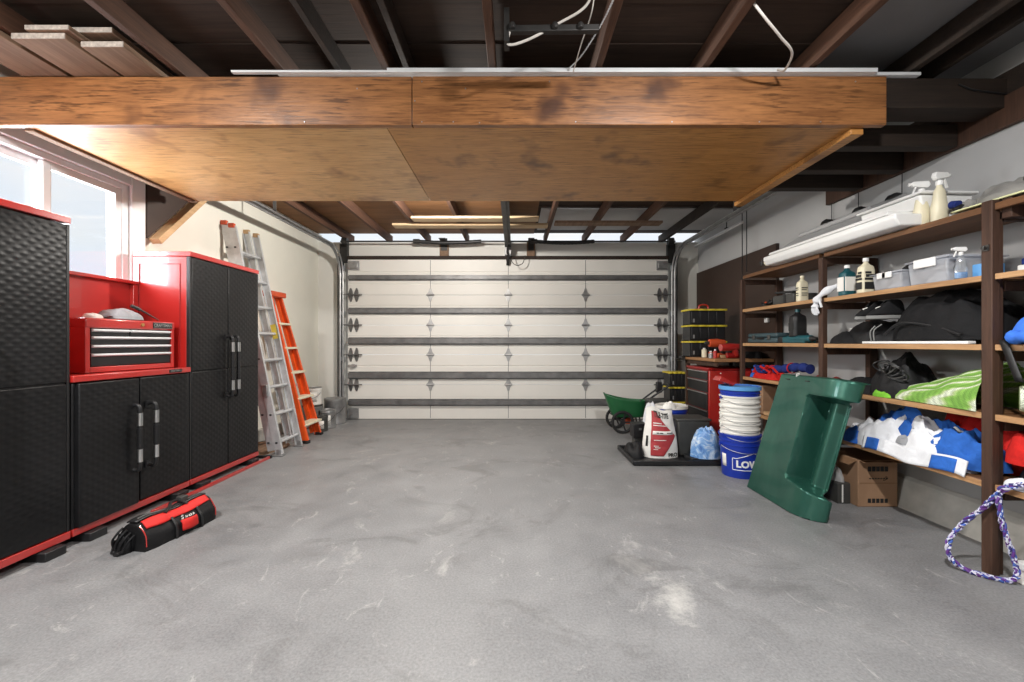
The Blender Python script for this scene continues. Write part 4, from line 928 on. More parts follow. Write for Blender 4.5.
for q in range(5):
    obj('loop', MB().tube([(2.45 + .02 * math.sin(a * 2 + q), 2.79 + .03 * q - .05 + .055 * math.cos(a), Z4 + .16 + .01 * q + .04 * math.sin(a)) for a in [2 * PI * k / 20 for k in range(20)]], .005, 6, True), 'dgrey' if q % 2 else 'black', t)
t = thing('hammock_net', 'lime green striped mesh fabric spread over the fourth shelf', 'mesh fabric', (2.58, 2.6, Z4))
def net(u, v):
    y = 2.90 - .665 * u; hh = (.04 + .21 * u ** 1.1); a = PI * v
    x = 2.58 - (.12 + .06 * u) * math.cos(a); z = Z4 + .002 + hh * (math.sin(a) ** .75) * (1 + .12 * noise.noise(Vector((u * 6, v * 5, 2)))) + .008 * math.sin(v * 40 + u * 5) * math.sin(a)
    return (x, y + .02 * noise.noise(Vector((u * 4, v * 8, 7))), z)
obj('mesh', MB().grid(net, 60, 60), 'gmesh', t); obj('gathered_end', MB().heap(2.475, 2.86, Z4, .055, .085, .06, 82, .25, 14), 'f_green', t)
t = thing('netting_roll', 'rolled green netting on the fourth shelf right of the post', 'netting', (2.56, 1.98, Z4))
obj('roll', MB().tube([(2.455, 2.09, Z4 + .088), (2.52, 2.02, Z4 + .088), (2.7, 1.92, Z4 + .088), (2.78, 1.90, Z4 + .088)], [.06, .086, .086, .08], 20), 'gmesh2', t)
pile('net_bundle', 'loose green mesh bundle behind the netting roll', 'mesh fabric', 2.68, 2.09, Z4, .13, .08, .2, 83, 'gmesh')
pile('dark_bundle', 'black bundle in front of the netting roll at shelf edge', 'bundle', 2.50, 1.86, Z4, .06, .10, .17, 84, 'black_bag')
# ---------------------------------------------------------------- bottom shelf (z .462)
Z5 = .464
t = thing('tent_fabric', 'white and blue crumpled tent fabric spilling over the bottom shelf', 'tent fabric', (2.60, 2.75, Z5))
obj('white_cloth', MB().heap(2.57, 2.80, Z5, .16, .46, .19, 91, .8, 6, lump=.35, nr=40, nt_=110), 'f_white', t)
obj('blue_cloth', MB().heap(2.60, 2.53, Z5 + .02, .16, .25, .165, 92, .8, 8, lump=.5, nr=36, nt_=90), 'f_blue', t)
obj('blue_fold', MB().heap(2.55, 2.80, Z5 + .10, .08, .20, .14, 94, .8, 10, nr=30, nt_=70), 'f_blue', t)
obj('blue_corner', MB().heap(2.455, 3.10, Z5, .05, .085, .10, 93, .4, 10), 'f_blue', t)
obj('hem', MB().grid(lambda u, v: (2.405 + .02 * v + .006 * math.sin(u * 22), 2.98 - .68 * u, Z5 - .012 + .085 * v + .012 * math.sin(u * 9)), 50, 6), 'f_white', t, solid=.008)
for a, b_ in ((.04, .20), (.72, .92)):
    obj('blue_stripe', MB().grid(lambda u, v: (2.398 + .02 * v + .006 * math.sin((a + (b_ - a) * u) * 22), 2.98 - .68 * (a + (b_ - a) * u), Z5 - .012 + .075 * v + .012 * math.sin((a + (b_ - a) * u) * 9)), 14, 5), 'f_blue', t, solid=.004)
obj('mesh_window', MB().heap(2.475, 2.70, Z5 + .075, .05, .07, .05, 95, .5, 12), 'f_grey', t)
pile('red_cloth', 'red cloth heaped behind the blue tent fabric', 'cloth', 2.74, 2.50, Z5 + .002, .09, .24, .26, 96, 'f_red', crumple=.7, flat=4, nr=36, nt_=80)
pile('red_cloth', 'red jacket right of the near post on the bottom shelf', 'cloth', 2.50, 2.07, Z5 + .12, .07, .10, .14, 97, 'f_red', freq=9)
pile('bundle', 'black bundle under the red jacket right of the post', 'bundle', 2.60, 2.08, Z5, .12, .10, .12, 98, 'black_soft')
pile('ball_bag', 'round blue sack at the near end of the bottom shelf', 'sack', 2.55, 1.90, Z5, .10, .09, .16, 99, 'f_blue')
pile('white_cloth', 'white towel hanging right of the post above the rope', 'towel', 2.47, 2.09, Z5, .05, .07, .05, 102, 'f_white', crumple=.3)
pile('black_tray', 'dark flat trays on the bottom shelf behind the green panel', 'tray', 2.62, 3.22, Z5, .16, .12, .06, 101, 'dgrey', crumple=.3)
tag(obj('box', MB().box(2.46, 2.62, 4.26, 4.42, Z5 + .005, Z5 + .15 + .13), 'cardboard', None, .004), 'cardboard box on the bottom shelf behind the bucket stack', 'box')
tag(obj('lumber', MB().box(2.44, 2.72, 3.66, 4.22, Z5 + .006, Z5 + .04), 'tan', None, .004), 'tan board offcut lying on the bottom shelf behind buckets', 'board')
tag(obj('wood_block', MB().box(2.46, 2.60, 3.8, 4.05, Z5 + .041, Z5 + .13), 'cardboard_dark', None, .004), 'brown wood block on the tan board behind the buckets', 'wood block')
# rope draped over the bottom shelf, looping to the floor
rp = spline([(2.60, 1.86, Z5 + .035), (2.50, 1.95, Z5 + .035), (2.40, 2.06, Z5 + .02), (2.385, 2.12, Z5 - .03), (2.375, 2.18, .34), (2.34, 2.24, .24), (2.285, 2.26, .14), (2.27, 2.24, .06), (2.31, 2.20, .018), (2.36, 2.14, .014), (2.41, 2.10, .016), (2.435, 2.085, .05), (2.425, 2.09, .13), (2.40, 2.10, .24), (2.385, 2.11, .34), (2.38, 2.10, Z5 + .0), (2.43, 2.0, Z5 + .05), (2.52, 1.9, Z5 + .06), (2.6, 1.8, Z5 + .05)], 14)
t = thing('rope', 'purple blue and white braided rope looping from bottom shelf to floor', 'rope', (2.40, 2.15, 0.002))
for k, m_ in enumerate(('rope_p', 'rope_b', 'rope_w')):
    pts = []
    for i, p in enumerate(rp):
        d = (rp[min(i + 1, len(rp) - 1)] - rp[max(i - 1, 0)]).normalized(); a = d.cross(Vector((1, .3, .2))).normalized(); b_ = d.cross(a)
        th = i * .42 + k * 2 * PI / 3; pts.append(p + (a * math.cos(th) + b_ * math.sin(th)) * (.0068 + .002 * math.sin(i * .37 + k)))
    obj('strand', MB().tube(pts, .0062, 7), m_, t)
bx = thing('box', 'white box on the floor right of the near shelf post', 'box', (2.5, 2.0, 0))
obj('carton', MB().box(2.468, 2.72, 1.80, 2.115, 0, .085), 'paper', bx, .004); obj('carton_lid', MB().box(2.46, 2.73, 1.79, 2.125, .07, .105), 'white', bx, .004)
obj('printed_holes', MB().cyl((2.5, 1.95, .105), (2.5, 1.95, .1062), .012, 10).cyl((2.56, 1.9, .105), (2.56, 1.9, .1062), .008, 10), 'ink', bx)
# cardboard box under the shelf
cb = thing('cardboard_box', 'worn cardboard carton with black printing under the bottom shelf', 'box', (2.63, 3.25, 0))
obj('carton', MB().box(2.46, 2.745, 3.08, 3.46, 0, .335), 'cardboard', cb, .005)
obj('flap', MB().bar((2.47, 3.08, .328), (2.745, 3.08, .328), .09, .004, (0, 0, 1)).bar((2.46, 3.27, .33), (2.40, 3.27, .30), .36, .004, (0, 0, 1)), 'cardboard_dark', cb)
pr = MB()
for k in range(5): 
    x = 2.53 + .030 * k; pr.box(x, x + .024, 3.0775, 3.0795, .255, .29).box(x, x + .022, 3.0775, 3.0795, .03, .06)
for k in range(7): pr.box(2.54 + .02 * k, 2.553 + .02 * k, 3.0778, 3.0795, .20, .207)
pr.tube([(2.64, 3.0785, .19), (2.66, 3.0785, .22), (2.67, 3.0785, .205), (2.65, 3.0785, .19)], .0015, 4, True)
obj('print', pr, 'ink', cb); obj('tape', MB().box(2.471, 2.744, 3.0775, 3.0797, .168, .173), 'cardboard_dark', cb)
t = thing('plastic_wrapped_box', 'black and clear wrapped carton behind the cardboard box', 'box', (2.44, 3.3, 0))
obj('carton', MB().box(2.36, 2.455, 3.14, 3.46, 0, .15), 'dgrey', t, .005); obj('white_stripe', MB().box(2.39, 2.40, 3.138, 3.14, .01, .14), 'paper', t); obj('film', MB().heap(2.41, 3.30, .152, .04, .14, .10, 105, .5, 12), 'film', t)
# ================================================================ RIGHT: BENCH, BUCKETS, FLOOR
wb = thing('workbench', 'narrow wooden workbench against the dark board by the shelving', 'workbench', (2.5, 5.1, 0))
obj('top', MB().box(2.17, 2.815, 4.66, 5.56, .965, 1.0), 'bench', wb, .005)
obj('apron', MB().box(2.20, 2.22, 4.68, 5.54, .915, .963), 'post', wb)
for x, y in ((2.22, 5.50), (2.76, 4.70), (2.76, 5.50)): obj('leg', MB().box(x - .02, x + .025, y - .015, y + .035, 0, .963), 'post', wb, .003)
obj('vise', MB().box(2.12, 2.17, 5.46, 5.54, .95, 1.01).cyl((2.06, 5.5, .97), (2.12, 5.5, .97), .012, 10), 'iron', wb, .004)
# roll-around red chest below the bench
t = thing('tool_chest', 'red rolling tool chest with black drawers under the workbench', 'tool chest', (2.5, 5.2, 0))
x0, x1, y0, y1 = 2.19, 2.68, 4.86, 5.46
obj('body', MB().box(x0 + .012, x1, y0, y1, .07, .86), 'red', t, .006)
obj('top_lid', MB().box(x0 - .005, x1 + .005, y0 - .005, y1 + .005, .862, .89), 'red_dark', t, .008)
z = .85
for h in (.11, .14, .20, .20):
    d = obj('drawer', MB().box(x0, x0 + .012, y0 + .03, y1 - .03, z - h + .008, z), 'black', t, .002)
    obj('pull', MB().box(x0 - .012, x0, y0 + .03, y1 - .03, z - .014, z - .002), 'silver', d, .002); z -= h
for x, y in ((x0 + .06, y0 + .06), (x0 + .06, y1 - .06), (x1 - .06, y0 + .06), (x1 - .06, y1 - .06)):
    obj('caster', MB().cyl((x - .014, y, .035), (x + .014, y, .035), .035, 14).box(x - .02, x + .02, y - .02, y + .02, .05, .07), 'black', t)
obj('screws', MB().cyl((2.33, y0 - .003, .83), (2.33, y0, .83), .008, 8).cyl((2.33, y0 - .003, .79), (2.33, y0, .79), .008, 8), 'paper', t)
def organiser(name, label, x, y, z, w=.47, d=.26, h=.19, ym='yellow', group='yellow lipped organisers'):
    t = thing(name, label, 'organiser', (x, y, z), 0, group, local=True)
    b = MB().box(-w / 2 + .02, w / 2 - .02, .02, .035, .01, h - .022).box(-w / 2 + .02, -w / 2 + .035, .035, d - .01, 0, h - .022).box(w / 2 - .035, w / 2 - .02, .035, d - .01, 0, h - .022).box(-w / 2 + .035, w / 2 - .035, d - .025, d - .01, 0, h - .022).box(-w / 2 + .02, w / 2 - .02, .02, d - .01, 0, .01)
    obj('housing', b, 'black', t)
    for k in range(4):
        a = -w / 2 + .03 + k * (w - .06) / 4; obj('drawer', MB().box(a + .003, a + (w - .06) / 4 - .003, .006, .022, .02, h - .03), 'dgrey' if k == 0 and ym == 'x' else 'black', t, .004)
    n = 24; pts = [(-w / 2, d), (-w / 2, .02)] + [(-w / 2 + w * k / n, -.012 - .010 * abs(math.sin(PI * 4 * k / n)) + .015) for k in range(n + 1)] + [(w / 2, .02), (w / 2, d)]
    obj('lip', MB().prism(pts, lambda p: (p[0], p[1], h - .021), lambda p: (p[0], p[1], h - .001)), ym, t)
    obj('label', MB().box(-w / 2 + .05, -w / 2 + .07, .003, .006, .03, .075), 'grey', t)
    return t
for k in range(3): organiser('organiser', ['black organiser at the bottom of the yellow lipped stack on the bench', 'black organiser in the middle of the yellow lipped stack on the bench', 'topmost yellow lipped organiser on the bench, red handle on top'][k], 2.375, 5.27, 1.001 + .197 * k, h=.196)
tag(obj('carry_handle', MB().tube(spline([(2.30, 5.37, 1.594), (2.31, 5.37, 1.635), (2.36, 5.37, 1.65), (2.41, 5.37, 1.635), (2.42, 5.37, 1.594)], 6), .011, 8).box(2.25, 2.33, 5.33, 5.41, 1.5925, 1.60), 'red'), 'red carry handle tool lying on the topmost organiser', 'tool')
for k in range(4): organiser('organiser', ['lowest organiser of the floor stack left of the red chest', 'second organiser up in the floor stack left of the red chest', 'third organiser up in the floor stack left of the red chest', 'topmost organiser of the floor stack left of the red chest'][k], 2.10 + .06, 5.68, .001 + .197 * k, w=.24, h=.196, ym='yellow' if k != 3 else 'yellow')
# clutter on the bench
def tool_blob(label, m_, parts, cat='power tool'):
    t = thing('power_tool', label, cat, parts[0][0], group='tools on the bench')
    for nm, a, b_, r, mm in [(p[1], p[2], p[3], p[4], p[5]) for p in parts]: obj(nm, MB().tube([a, Vector(a).lerp(Vector(b_), .5), b_], [r, r * 1.1, r * .8], 12), mm, t, .002)
    return t
B = 1.002
tool_blob('orange drill standing on the middle of the bench', 'orange', [((2.33, 4.95, B), 'motor_body', (2.24, 4.95, B + .17), (2.42, 4.95, B + .17), .045, 'orange_dull'), ((0, 0, 0), 'grip', (2.38, 4.95, B + .16), (2.40, 4.95, B + .04), .03, 'black'), ((0, 0, 0), 'battery', (2.34, 4.95, B + .028), (2.46, 4.95, B + .028), .027, 'orange_dull'), ((0, 0, 0), 'chuck', (2.24, 4.95, B + .17), (2.19, 4.95, B + .17), .02, 'iron')])
tool_blob('red drill lying on the near end of the bench', 'red', [((2.42, 4.76, B), 'motor_body', (2.26, 4.72, B + .12), (2.48, 4.74, B + .13), .04, 'red'), ((0, 0, 0), 'grip', (2.42, 4.74, B + .11), (2.46, 4.76, B + .035), .032, 'red'), ((0, 0, 0), 'battery', (2.36, 4.78, B + .033), (2.50, 4.78, B + .033), .031, 'red_dark')])
for k, (x, y, r, h, m_, lb) in enumerate(((2.26, 5.12, .03, .10, 'offwhite', 'cream can on the bench before the organiser stack'), (2.30, 5.04, .025, .07, 'orange_dull', 'orange jar on the bench beside the orange drill'), (2.22, 4.86, .028, .055, 'steel', 'steel cup on the front of the bench'), (2.50, 5.05, .04, .14, 'dgrey', 'dark can behind the orange drill on the bench'), (2.24, 4.80, .02, .09, 'red', 'small red can at the front of the bench'))):
    t = thing('can', lb, 'can', (x, y, B), group='cans on the bench'); obj('can_body', MB().lathe([(r, 0), (r, h * .9), (r * .7, h * .95), (0, h * .95)], (x, y, B), 16), m_, t); obj('cap', MB().cyl((x, y, B + h * .95), (x, y, B + h * 1.12), r * .5, 12), 'white', t)
tag(obj('wood_block', MB().box(2.19, 2.25, 4.71, 4.76, .84, .895) if False else MB().box(2.33, 2.42, 4.83, 4.88, B, B + .035), 'tan', None, .003), 'small tan wood block between drills on the bench', 'wood block')
pile('clutter_cloth', 'dark cloth heaped at the back of the bench', 'cloth', 2.68, 4.95, B, .10, .22, .12, 111, 'black_soft')
# door track, rod and cords on the right wall
t = thing('metal_rod', 'pale metal channel hung on cords high along the right wall', 'metal channel', (2.66, 5.6, 2.60))
obj('channel', MB().bar((2.64, 4.98, 2.575), (2.64, 6.28, 2.575), .035, .03), 'pipe', t, .006); obj('clip', MB().tube([(2.64, 5.35, 2.59), (2.64, 5.35, 2.72)], .006, 6).box(2.62, 2.66, 5.33, 5.37, 2.59, 2.605), 'iron', t)
for i, (x, y, z0, z1, lb) in enumerate(((2.70, 5.10, 1.91, 2.74, 'left of two black cords hanging by the far shelf post'), (2.71, 5.02, 2.0, 2.74, 'right of two black cords hanging by the far shelf post'),
        (2.84, 3.55, 2.02, 2.42, 'thin black cord on the right wall above the grey sheet'), (2.84, 3.85, 1.95, 2.42, 'pair of thin black cords left of the grey sheet'), (2.84, 3.15, 2.1, 2.42, 'thin black cord on the right wall above the white bin'))):
    tag(obj('cord', MB().tube(spline([(x, y, z1), (x + .004, y + .006, (z0 + z1) / 2), (x, y, z0)], 8), .005 if i < 2 else .003, 6), 'black'), lb, 'cord')
t = thing('wall_switch', 'small white switch box on the dark board above the bench', 'switch', (2.80, 4.78, 1.44))
obj('box', MB().box(2.79, 2.818, 4.75, 4.81, 1.40, 1.48), 'white', t, .004); obj('toggle', MB().box(2.78, 2.79, 4.775, 4.785, 1.435, 1.455), 'grey', t)
# ---------------------------------------------------------------- bucket stack
bx_, by_ = 2.01, 3.84
def bucket(name, label, z, m_, h=.375, R=.165, rims=3, grp='nested buckets', rim=None):
    t = thing(name, label, 'bucket', (bx_, by_, z), 0, grp, local=True)
    pr = [(R * .86, 0), (R * .875, .006)]; 
    for k in range(rims):
        zc = h - .085 + .036 * k; rr = R * (.90 + .10 * zc / h); pr += [(rr, zc - .010), (rr * 1.045, zc - .008), (rr * 1.045, zc - .002), (rr, zc)]
    pr += [(R * 1.0, h - .016), (R * 1.055, h - .014), (R * 1.06, h - .002), (R * 1.03, h), (R * .97, h), (R * .83, .012), (0, .012)]
    obj('shell', MB().lathe(pr, n=48), m_, t)
    zc = h - .10; obj('wire_handle', MB().tube([(R * 1.05 * math.cos(a), -R * 1.05 * math.sin(a) if True else 0, zc - .05 * math.sin(a)) for a in [PI * k / 20 for k in range(21)]], .0028, 6), 'steel', t)
    for s in (-1, 1): obj('handle_ear', MB().cyl((s * R * .95, 0, zc), (s * R * 1.09, 0, zc), .014, 10), m_, t)
    if rim: obj('rim_band', MB().lathe([(R * 1.062, h - .03), (R * 1.085, h - .028), (R * 1.085, h + .004), (R * .99, h + .004), (R * .99, h - .006)], n=48), rim, t)
    return t, R
t, R = bucket('bucket', 'bottom blue bucket with white house logo, under the white buckets', 0, 'lowblue')
def wrap(c, ang=.0, r=.1515):                        # a flat letter point onto the bucket wall
    zz = .125 + c.y; rr = .165 * (.86 + .14 * zz / .375) + .0030 + c.z; th = -PI / 2 + ang + c.x / r
    return (rr * math.cos(th), rr * math.sin(th), zz)
obj('lettering', text_mb("LOWE'S", .080, lambda c: wrap(c, .26), .0012, .0035), 'white', t, smooth=False)
def seg(a, b, n=10): return [(a[0] + (b[0] - a[0]) * k / n, a[1] + (b[1] - a[1]) * k / n) for k in range(n)]
g = [(-.155, -.045), (.155, -.045), (.155, .045), (.125, .045), (.055, .07), (0, .088), (-.055, .07), (-.125, .045), (-.155, .045)]
poly = sum([seg(g[i], g[(i + 1) % len(g)]) for i in range(len(g))], [])
obj('logo_outline', MB().tube([wrap(Vector((a * 1.08, b * 1.12, .0008)), .26) for a, b in poly], .003, 6, True), 'white', t)
obj('paper_label', MB().grid(lambda u, v: wrap(Vector((-.235 + .05 * u, -.035 + .11 * v, .0008)), .0), 6, 3), 'paper', t, solid=.0006)
for i, (z, lb) in enumerate(((.10, 'lowest of the white buckets nested in the bottom blue bucket'), (.175, 'second white bucket up in the nested stack'), (.25, 'third white bucket up in the nested stack'), (.335, 'uppermost white bucket, just under the light blue rim'))):
    bucket('bucket', lb, z, 'bucketwhite', R=.158, rims=2)
bucket('bucket', 'top blue bucket of the nested stack with light blue rim', .415, 'lowblue', R=.158, rims=2, rim='ltblue')
t = thing('scoop', 'red scoop sticking out of the top blue bucket', 'scoop', (1.98, 3.85, .74))
obj('blade', MB().prism([(1.83, .835), (1.97, .79), (1.99, .81), (1.86, .875)], lambda p: (p[0], 3.86, p[1]), lambda p: (p[0], 3.98, p[1])), 'red', t, .006); obj('handle', MB().tube([(1.97, 3.92, .80), (2.05, 3.90, .66)], .014, 8), 'red', t)
# ---------------------------------------------------------------- green body panel leaning on the shelving
gp = thing('body_panel', 'dark green moulded plastic body panel with long recess leaning on shelves', 'body panel', (2.0, 3.1, 0))
P00, P01 = Vector((1.895, 3.50, .004)), Vector((2.125, 3.42, .925))   # far edge: floor, top
P10, P11 = Vector((1.905, 2.80, .004)), Vector((2.125, 2.755, .935))  # near edge
nrm = ((P10 - P00).cross(P01 - P00)).normalized()
if nrm.x < 0: nrm = -nrm                              # nrm points behind (towards the wall)
def smooth(a, b, x): k = max(0, min(1, (x - a) / (b - a))); return k * k * (3 - 2 * k)
def gpan(u, v):
    p = P00.lerp(P10, u).lerp(P01.lerp(P11, u), v)
    edge_lo = .03 * math.sin(PI * u) * (1 - v) ** 3
    rv = smooth(.17 + .10 * (1 - u), .225 + .10 * (1 - u), v) * (1 - smooth(.845, .875, v))
    us = u * (1 - .17 * rv)                             # the recessed middle stops short: its side is open
    p = P00.lerp(P10, us).lerp(P01.lerp(P11, us), v)
    k = max(0, (us - .72) / .28); d = .15 * (1 - math.sqrt(max(0, 1 - k * k * .98)))   # the near side curls back
    d += .010 * math.sin(u * 4) * math.sin(v * 3)
    cx = .55 - .03 * v
    rec = smooth(cx, cx + .035, us) * rv
    d += rec * max(0, .17 - d)
    d -= rec * .055 * (smooth(.69, .715, us) - smooth(.745, .80, us))   # the ridge inside
    w = p + nrm * d; w.z = max(.004, w.z)
    return w
obj('shell', MB().grid(gpan, 150, 150), 'gpanel', gp, solid=.006)
obj('top_return', MB().grid(lambda u, v: gpan(u, 1.0) + nrm * (.05 * v) * (1 - .2 * u) + Vector((0, 0, .012 * math.sin(PI * v / 2))), 40, 6), 'gpanel', gp, solid=.005)
for u in (.12, .45): obj('slot', MB().bar(gpan(u, .965) - nrm * .004, gpan(u + .06, .965) - nrm * .004, .006, .014, nrm), 'ink', gp)
obj('clip_tab', MB().bar(gpan(.28, 1.0) + Vector((0, 0, -.005)), gpan(.30, 1.0) + Vector((0, 0, .018)), .02, .006), 'paper', gp)
obj('foot_edge', MB().tube([gpan(k / 24, .008) + nrm * .006 for k in range(25)], .006, 6), 'ink', gp)
# ---------------------------------------------------------------- boot tray with the mortar bag
tr = thing('boot_tray', 'black plastic tray on the floor under the red and white bag', 'tray', (1.6, 4.33, 0))
obj('base', MB().box(1.14, 2.02, 4.10, 4.72, .002, .014), 'black', tr, .004)
rim = MB()
for a, b_ in (((1.14, 4.10), (2.02, 4.10)), ((2.02, 4.10), (2.02, 4.72)), ((2.02, 4.72), (1.14, 4.72)), ((1.14, 4.72), (1.14, 4.10))): rim.bar((*a, .03), (*b_, .03), .022, .045)
obj('rim', rim, 'black', tr, .006)
pile('dirt_bag', 'black rubbish bag slumped at left end of the tray', 'bag', 1.24, 4.44, .015, .10, .13, .13, 121, 'black_bag')
mb_ = thing('mortar_bag', 'white bag with red diamond print standing on the black tray', 'bag', (1.50, 4.40, .015))
def bagp(u, v, front=True):
    w = .145 + .03 * (1 - v) ** 2 * .8 + .012 * math.sin(v * 5); x = 1.495 + (u - .5) * 2 * w + .025 * (1 - v) * (u - .3) - .01
    bulge = (math.sin(PI * min(max(u, .0), 1)) ** .5) * (.085 * (1 - v ** 3) + .012)
    z = .016 + .475 * v + .018 * math.sin(u * 7) * v ** 4 + .02 * v ** 5 * (1 - u)
    y = 4.40 + .02 * v + .004 * noise.noise(Vector((u * 7, v * 9, 3 if front else 9))) * 1.5
    return Vector((x, y - bulge if front else y + bulge, z))
bg_ = MB().grid(lambda u, v: bagp(u, v, True), 30, 36).grid(lambda u, v: bagp(1 - u, v, False), 30, 36)
bg_.add([bagp(k / 30, 0, True) for k in range(31)] + [bagp(1 - k / 30, 0, False) for k in range(31)], [tuple(range(62))])
obj('sack', bg_, 'paper', mb_, ang=60)
obj('gathered_top', MB().heap(1.60, 4.44, .50, .07, .05, .06, 123, .5, 16), 'paper', mb_)
def on(u, v, d=.004): return bagp(u, v, True) + Vector((0, -d, 0))
def diamond(u, v):                                     # red field: straight left edge, pointed right side
    vv = .05 + .88 * v; r = .96 - abs(vv - .46) * (1.25 if vv > .46 else 1.0) - .04; return on(.17 + (max(.22, r) - .17) * u, vv)
obj('red_print', MB().grid(diamond, 16, 40), 'bagred', mb_, solid=.001)
obj('lettering', text_mb('TILE-TITE', .072, lambda c: on(.52 + c.x / .34 * .62, .875 + c.y / .475, .008 + c.z), .001, .0022), 'ink', mb_, smooth=False)
wl = MB()
for a, b_, c, d in ((.22, .50, .705, .725), (.22, .72, .665, .68), (.25, .60, .37, .385), (.25, .38, .25, .265), (.28, .42, .215, .23), (.24, .36, .18, .192)): wl.grid(lambda u, v: on(a + (b_ - a) * u, c + (d - c) * v, .007), 6, 1)
wl.grid(lambda u, v: on(.21 + .63 * u, .49 + .075 * v, .007), 10, 2)
obj('white_print', wl, 'paper', mb_, solid=.001)
bl_ = MB()
for a, b_ in ((.32, .40), (.42, .52), (.64, .70), (.71, .77), (.78, .82)): bl_.grid(lambda u, v: on(a + (b_ - a) * u, .515 + .02 * v, .0085), 3, 1)
obj('black_print', bl_, 'ink', mb_, solid=.001)
obj('lettering', text_mb('PRO', .05, lambda c: on(.78 + c.x / .34, .065 + c.y / .475, .006 + c.z), .001, .0015), 'ink', mb_, smooth=False)
obj('side_lettering', MB().grid(lambda u, v: on(.055 + .05 * u, .24 + .22 * v, .003), 2, 4), 'ink', mb_, solid=.001)
t = thing('bin', 'dark grey square plastic bin behind the blue printed bag', 'bin', (1.82, 4.5, .016))
obj('bin_body', MB().prism([(1.66, 4.38), (2.0, 4.38), (1.98, 4.66), (1.68, 4.64)], lambda p: ((p[0] - 1.83) * .86 + 1.83, (p[1] - 4.52) * .86 + 4.52, .016), lambda p: (*p, .385)), 'dgrey', t, .02); obj('bin_rim', MB().box(1.65, 2.01, 4.37, 4.67, .375, .40), 'dgrey', t, .012)
t = thing('plastic_bag', 'blue and white printed plastic bag on the tray beside the bucket', 'bag', (1.86, 4.22, .015))
obj('bag', MB().heap(1.87, 4.21, .06, .145, .10, .27, 131, .22, 11, lump=.15, flat=3), 'bluebag', t); obj('bottom_box', MB().box(1.70, 2.0, 4.13, 4.32, .015, .065), 'black', t, .006)
t = thing('bucket', 'blue bucket with white lid behind the red and white bag', 'bucket', (1.78, 4.86, 0))
obj('shell', MB().lathe([(.14, 0), (.16, .40), (.17, .405), (.17, .43), (.16, .435)], (1.78, 4.88, 0)), 'lowblue', t); obj('lid', MB().lathe([(.172, .436), (.178, .44), (.178, .47), (.16, .475), (.15, .468), (0, .468)], (1.78, 4.88, 0)), 'bucketwhite', t); obj('wire_handle', MB().tube([(1.78 + .175 * math.cos(a), 4.88 - .175 * math.sin(a), .38 - .05 * math.sin(a)) for a in [PI * k / 16 for k in range(17)]], .003, 6), 'steel', t)
pile('white_sack', 'crumpled white plastic sack behind the mortar bag', 'sack', 1.68, 5.22, 0, .12, .12, .42, 134, 'f_white', crumple=.22, lump=.2, flat=3.2)
t = thing('black_box', 'small black box left of the red and white bag', 'box', (1.40, 4.92, 0)); obj('box_body', MB().box(1.34, 1.50, 4.84, 5.0, .10, .26), 'black', t, .008); obj('box_base', MB().box(1.36, 1.48, 4.86, 4.98, 0, .10), 'dgrey', t, .006); obj('latch', MB().box(1.40, 1.43, 4.835, 4.84, .19, .215), 'grey', t, .002)
# ---------------------------------------------------------------- spreader by the door
sp = thing('spreader', 'green push spreader with black wheels before the garage door', 'spreader', (1.42, 5.75, 0))
cx_, cy_ = 1.46, 5.72
def hop(u, v):
    a = 2 * PI * u; e = (abs(math.cos(a)) ** 3 + abs(math.sin(a)) ** 3) ** (-1 / 3); r = .74 + .26 * v ** .8
    z = .20 + .25 * v + (.035 * v * (math.cos(a) ** 2) - .02 * v) - .05 * v * max(0, math.cos(a))
    return (cx_ + .05 * (1 - v) + .27 * e * r * math.cos(a), cy_ + .15 * e * r * math.sin(a), z + .05 * v * max(0, -math.cos(a)))
obj('hopper', MB().grid(hop, 44, 14), 'green', sp, solid=.006)
hb = MB().add([hop(k / 44, 0) for k in range(44)], [tuple(range(44))]); obj('hopper_base', hb, 'green', sp)
for s in (-1, 1):
    w = obj('wheel', MB().tube([(1.395 + .130 * math.cos(a), cy_ + .17 * s, .149 + .130 * math.sin(a)) for a in [2 * PI * k / 28 for k in range(28)]], .019, 10, True), 'tire', sp)
    hub = MB().cyl((1.395, cy_ + .17 * s - .02, .149), (1.395, cy_ + .17 * s + .02, .149), .035, 14)
    for k in range(5):
        a = 2 * PI * k / 5; hub.bar((1.395, cy_ + .17 * s, .149), (1.395 + .12 * math.cos(a), cy_ + .17 * s, .149 + .12 * math.sin(a)), .016, .02, (0, 1, 0))
    obj('hub', hub, 'black', w)
obj('axle', MB().cyl((1.395, cy_ - .17, .149), (1.395, cy_ + .17, .125), .010, 8), 'iron', sp)
for s in (-1, 1): obj('handle_tube', MB().tube(spline([(1.40, cy_ + .05 * s, .14), (1.62, cy_ + .08 * s, .32), (1.80, cy_ + .09 * s, .46), (2.02, cy_ - .02 + .10 * s, .62)], 6), .0125, 8), 'black', sp)
obj('grip', MB().tube([(2.02, cy_ - .12, .62), (2.02, cy_ + .08, .62)], .016, 10), 'black', sp); obj('control', MB().box(1.86, 1.93, cy_ - .10, cy_ - .04, .52, .66), 'black', sp, .01)
obj('stand', MB().tube([(1.62, cy_ - .09, .32), (1.66, cy_ - .09, .012), (1.66, cy_ + .09, .012), (1.62, cy_ + .09, .32)], .010, 8), 'iron', sp)
obj('gearbox', MB().box(1.47, 1.55, cy_ - .05, cy_ + .05, .10, .24), 'orange_dull', sp, .01); obj('spinner', MB().lathe([(.02, .20), (.12, .195), (.12, .205), (.02, .22)], (1.52, cy_, 0), 20), 'dgrey', sp)
t = thing('engine', 'black machine with a flat tank right of the green spreader', 'machine', (1.78, 5.75, 0))
obj('engine_block', MB().box(1.72, 2.0, 5.45, 5.62, .06, .38), 'black', t, .02); obj('tank', MB().box(1.70, 1.96, 5.44, 5.60, .39, .46), 'dgrey', t, .02)
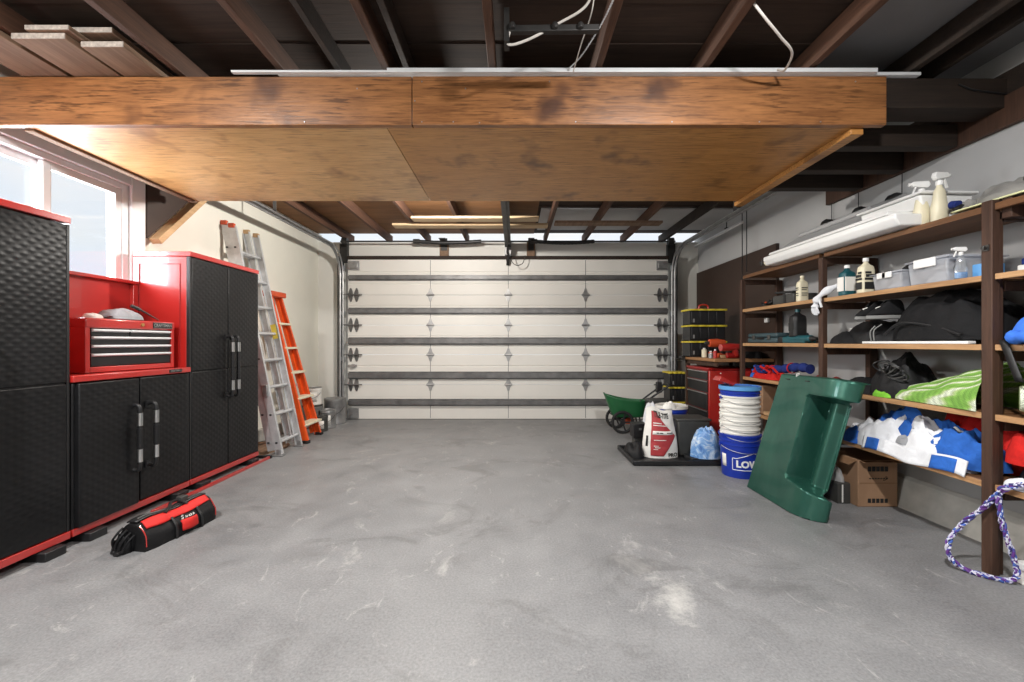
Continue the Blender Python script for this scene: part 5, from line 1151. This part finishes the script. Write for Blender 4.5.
obj('shroud', MB().heap(1.84, 5.42, .0, .12, .06, .30, 141, .35, 12), 'black', t)
# ================================================================ LIGHT, SKY, CAMERA
sc_ = bpy.context.scene
wd = bpy.data.worlds.new('sky'); sc_.world = wd; wd.use_nodes = True; t = wd.node_tree; bg = t.nodes['Background']
tc = t.nodes.new('ShaderNodeTexCoord'); n = t.nodes.new('ShaderNodeTexNoise'); n.inputs['Scale'].default_value = 2.6; n.inputs['Detail'].default_value = 5
mp = t.nodes.new('ShaderNodeMapping'); mp.inputs['Scale'].default_value = (1, 1, 2.5); t.links.new(tc.outputs['Generated'], mp.inputs['Vector']); t.links.new(mp.outputs['Vector'], n.inputs['Vector'])
t.links.new(ramp(t, n.outputs['Fac'], [(.42, S(226, 235, 246)), (.62, S(240, 241, 240))]), bg.inputs['Color'])
bg.inputs['Strength'].default_value = 1.12
def lamp(name, loc, power, size, col=(1, .97, .93), rot=(0, 0, 0), kind='AREA', sy=None):
    d = bpy.data.lights.new(name, kind); d.energy = power; d.color = col
    if kind == 'AREA':
        d.shape = 'RECTANGLE'; d.size = size; d.size_y = sy or size
    else: d.shadow_soft_size = size
    o = bpy.data.objects.new(name, d); C.objects.link(o); o.location = loc; o.rotation_euler = rot; return o
lamp('ceiling_lamp', (.96, .9, 2.70), 92, .14, (1, .985, .97), (math.radians(14), 0, 0), sy=.12)
lamp('ceiling_lamp', (-2.0, .9, 2.70), 98, .14, (1, .985, .97), (math.radians(14), 0, 0), sy=.12)
lamp('opener_lamp', (-.85, 4.25, 2.62), 205, .05, (1, .955, .89), kind='POINT')
lamp('daylight', (XL - .45, 2.85, 1.9), 105, 1.25, (.93, .97, 1), (0, math.radians(-90), 0), sy=1.2)
cd = bpy.data.cameras.new('camera'); cam = bpy.data.objects.new('camera', cd); C.objects.link(cam)
cam.location = (0, 0, 1.178); cam.rotation_euler = (PI / 2, 0, 0); cd.sensor_width = 36; cd.lens = 36 * 430 / 1024
cd.shift_x = -2.5 / 1024; cd.shift_y = 1.5 / 1024; cd.clip_start = .02
sc_.camera = cam
sc_.view_settings.view_transform = 'Standard'; sc_.view_settings.look = 'None'; sc_.view_settings.exposure = 0; sc_.view_settings.gamma = 1
sc_.view_settings.use_curve_mapping = False
sc_.cycles.use_denoising = True; sc_.cycles.max_bounces = 8; sc_.cycles.transparent_max_bounces = 12; sc_.cycles.sample_clamp_indirect = 4
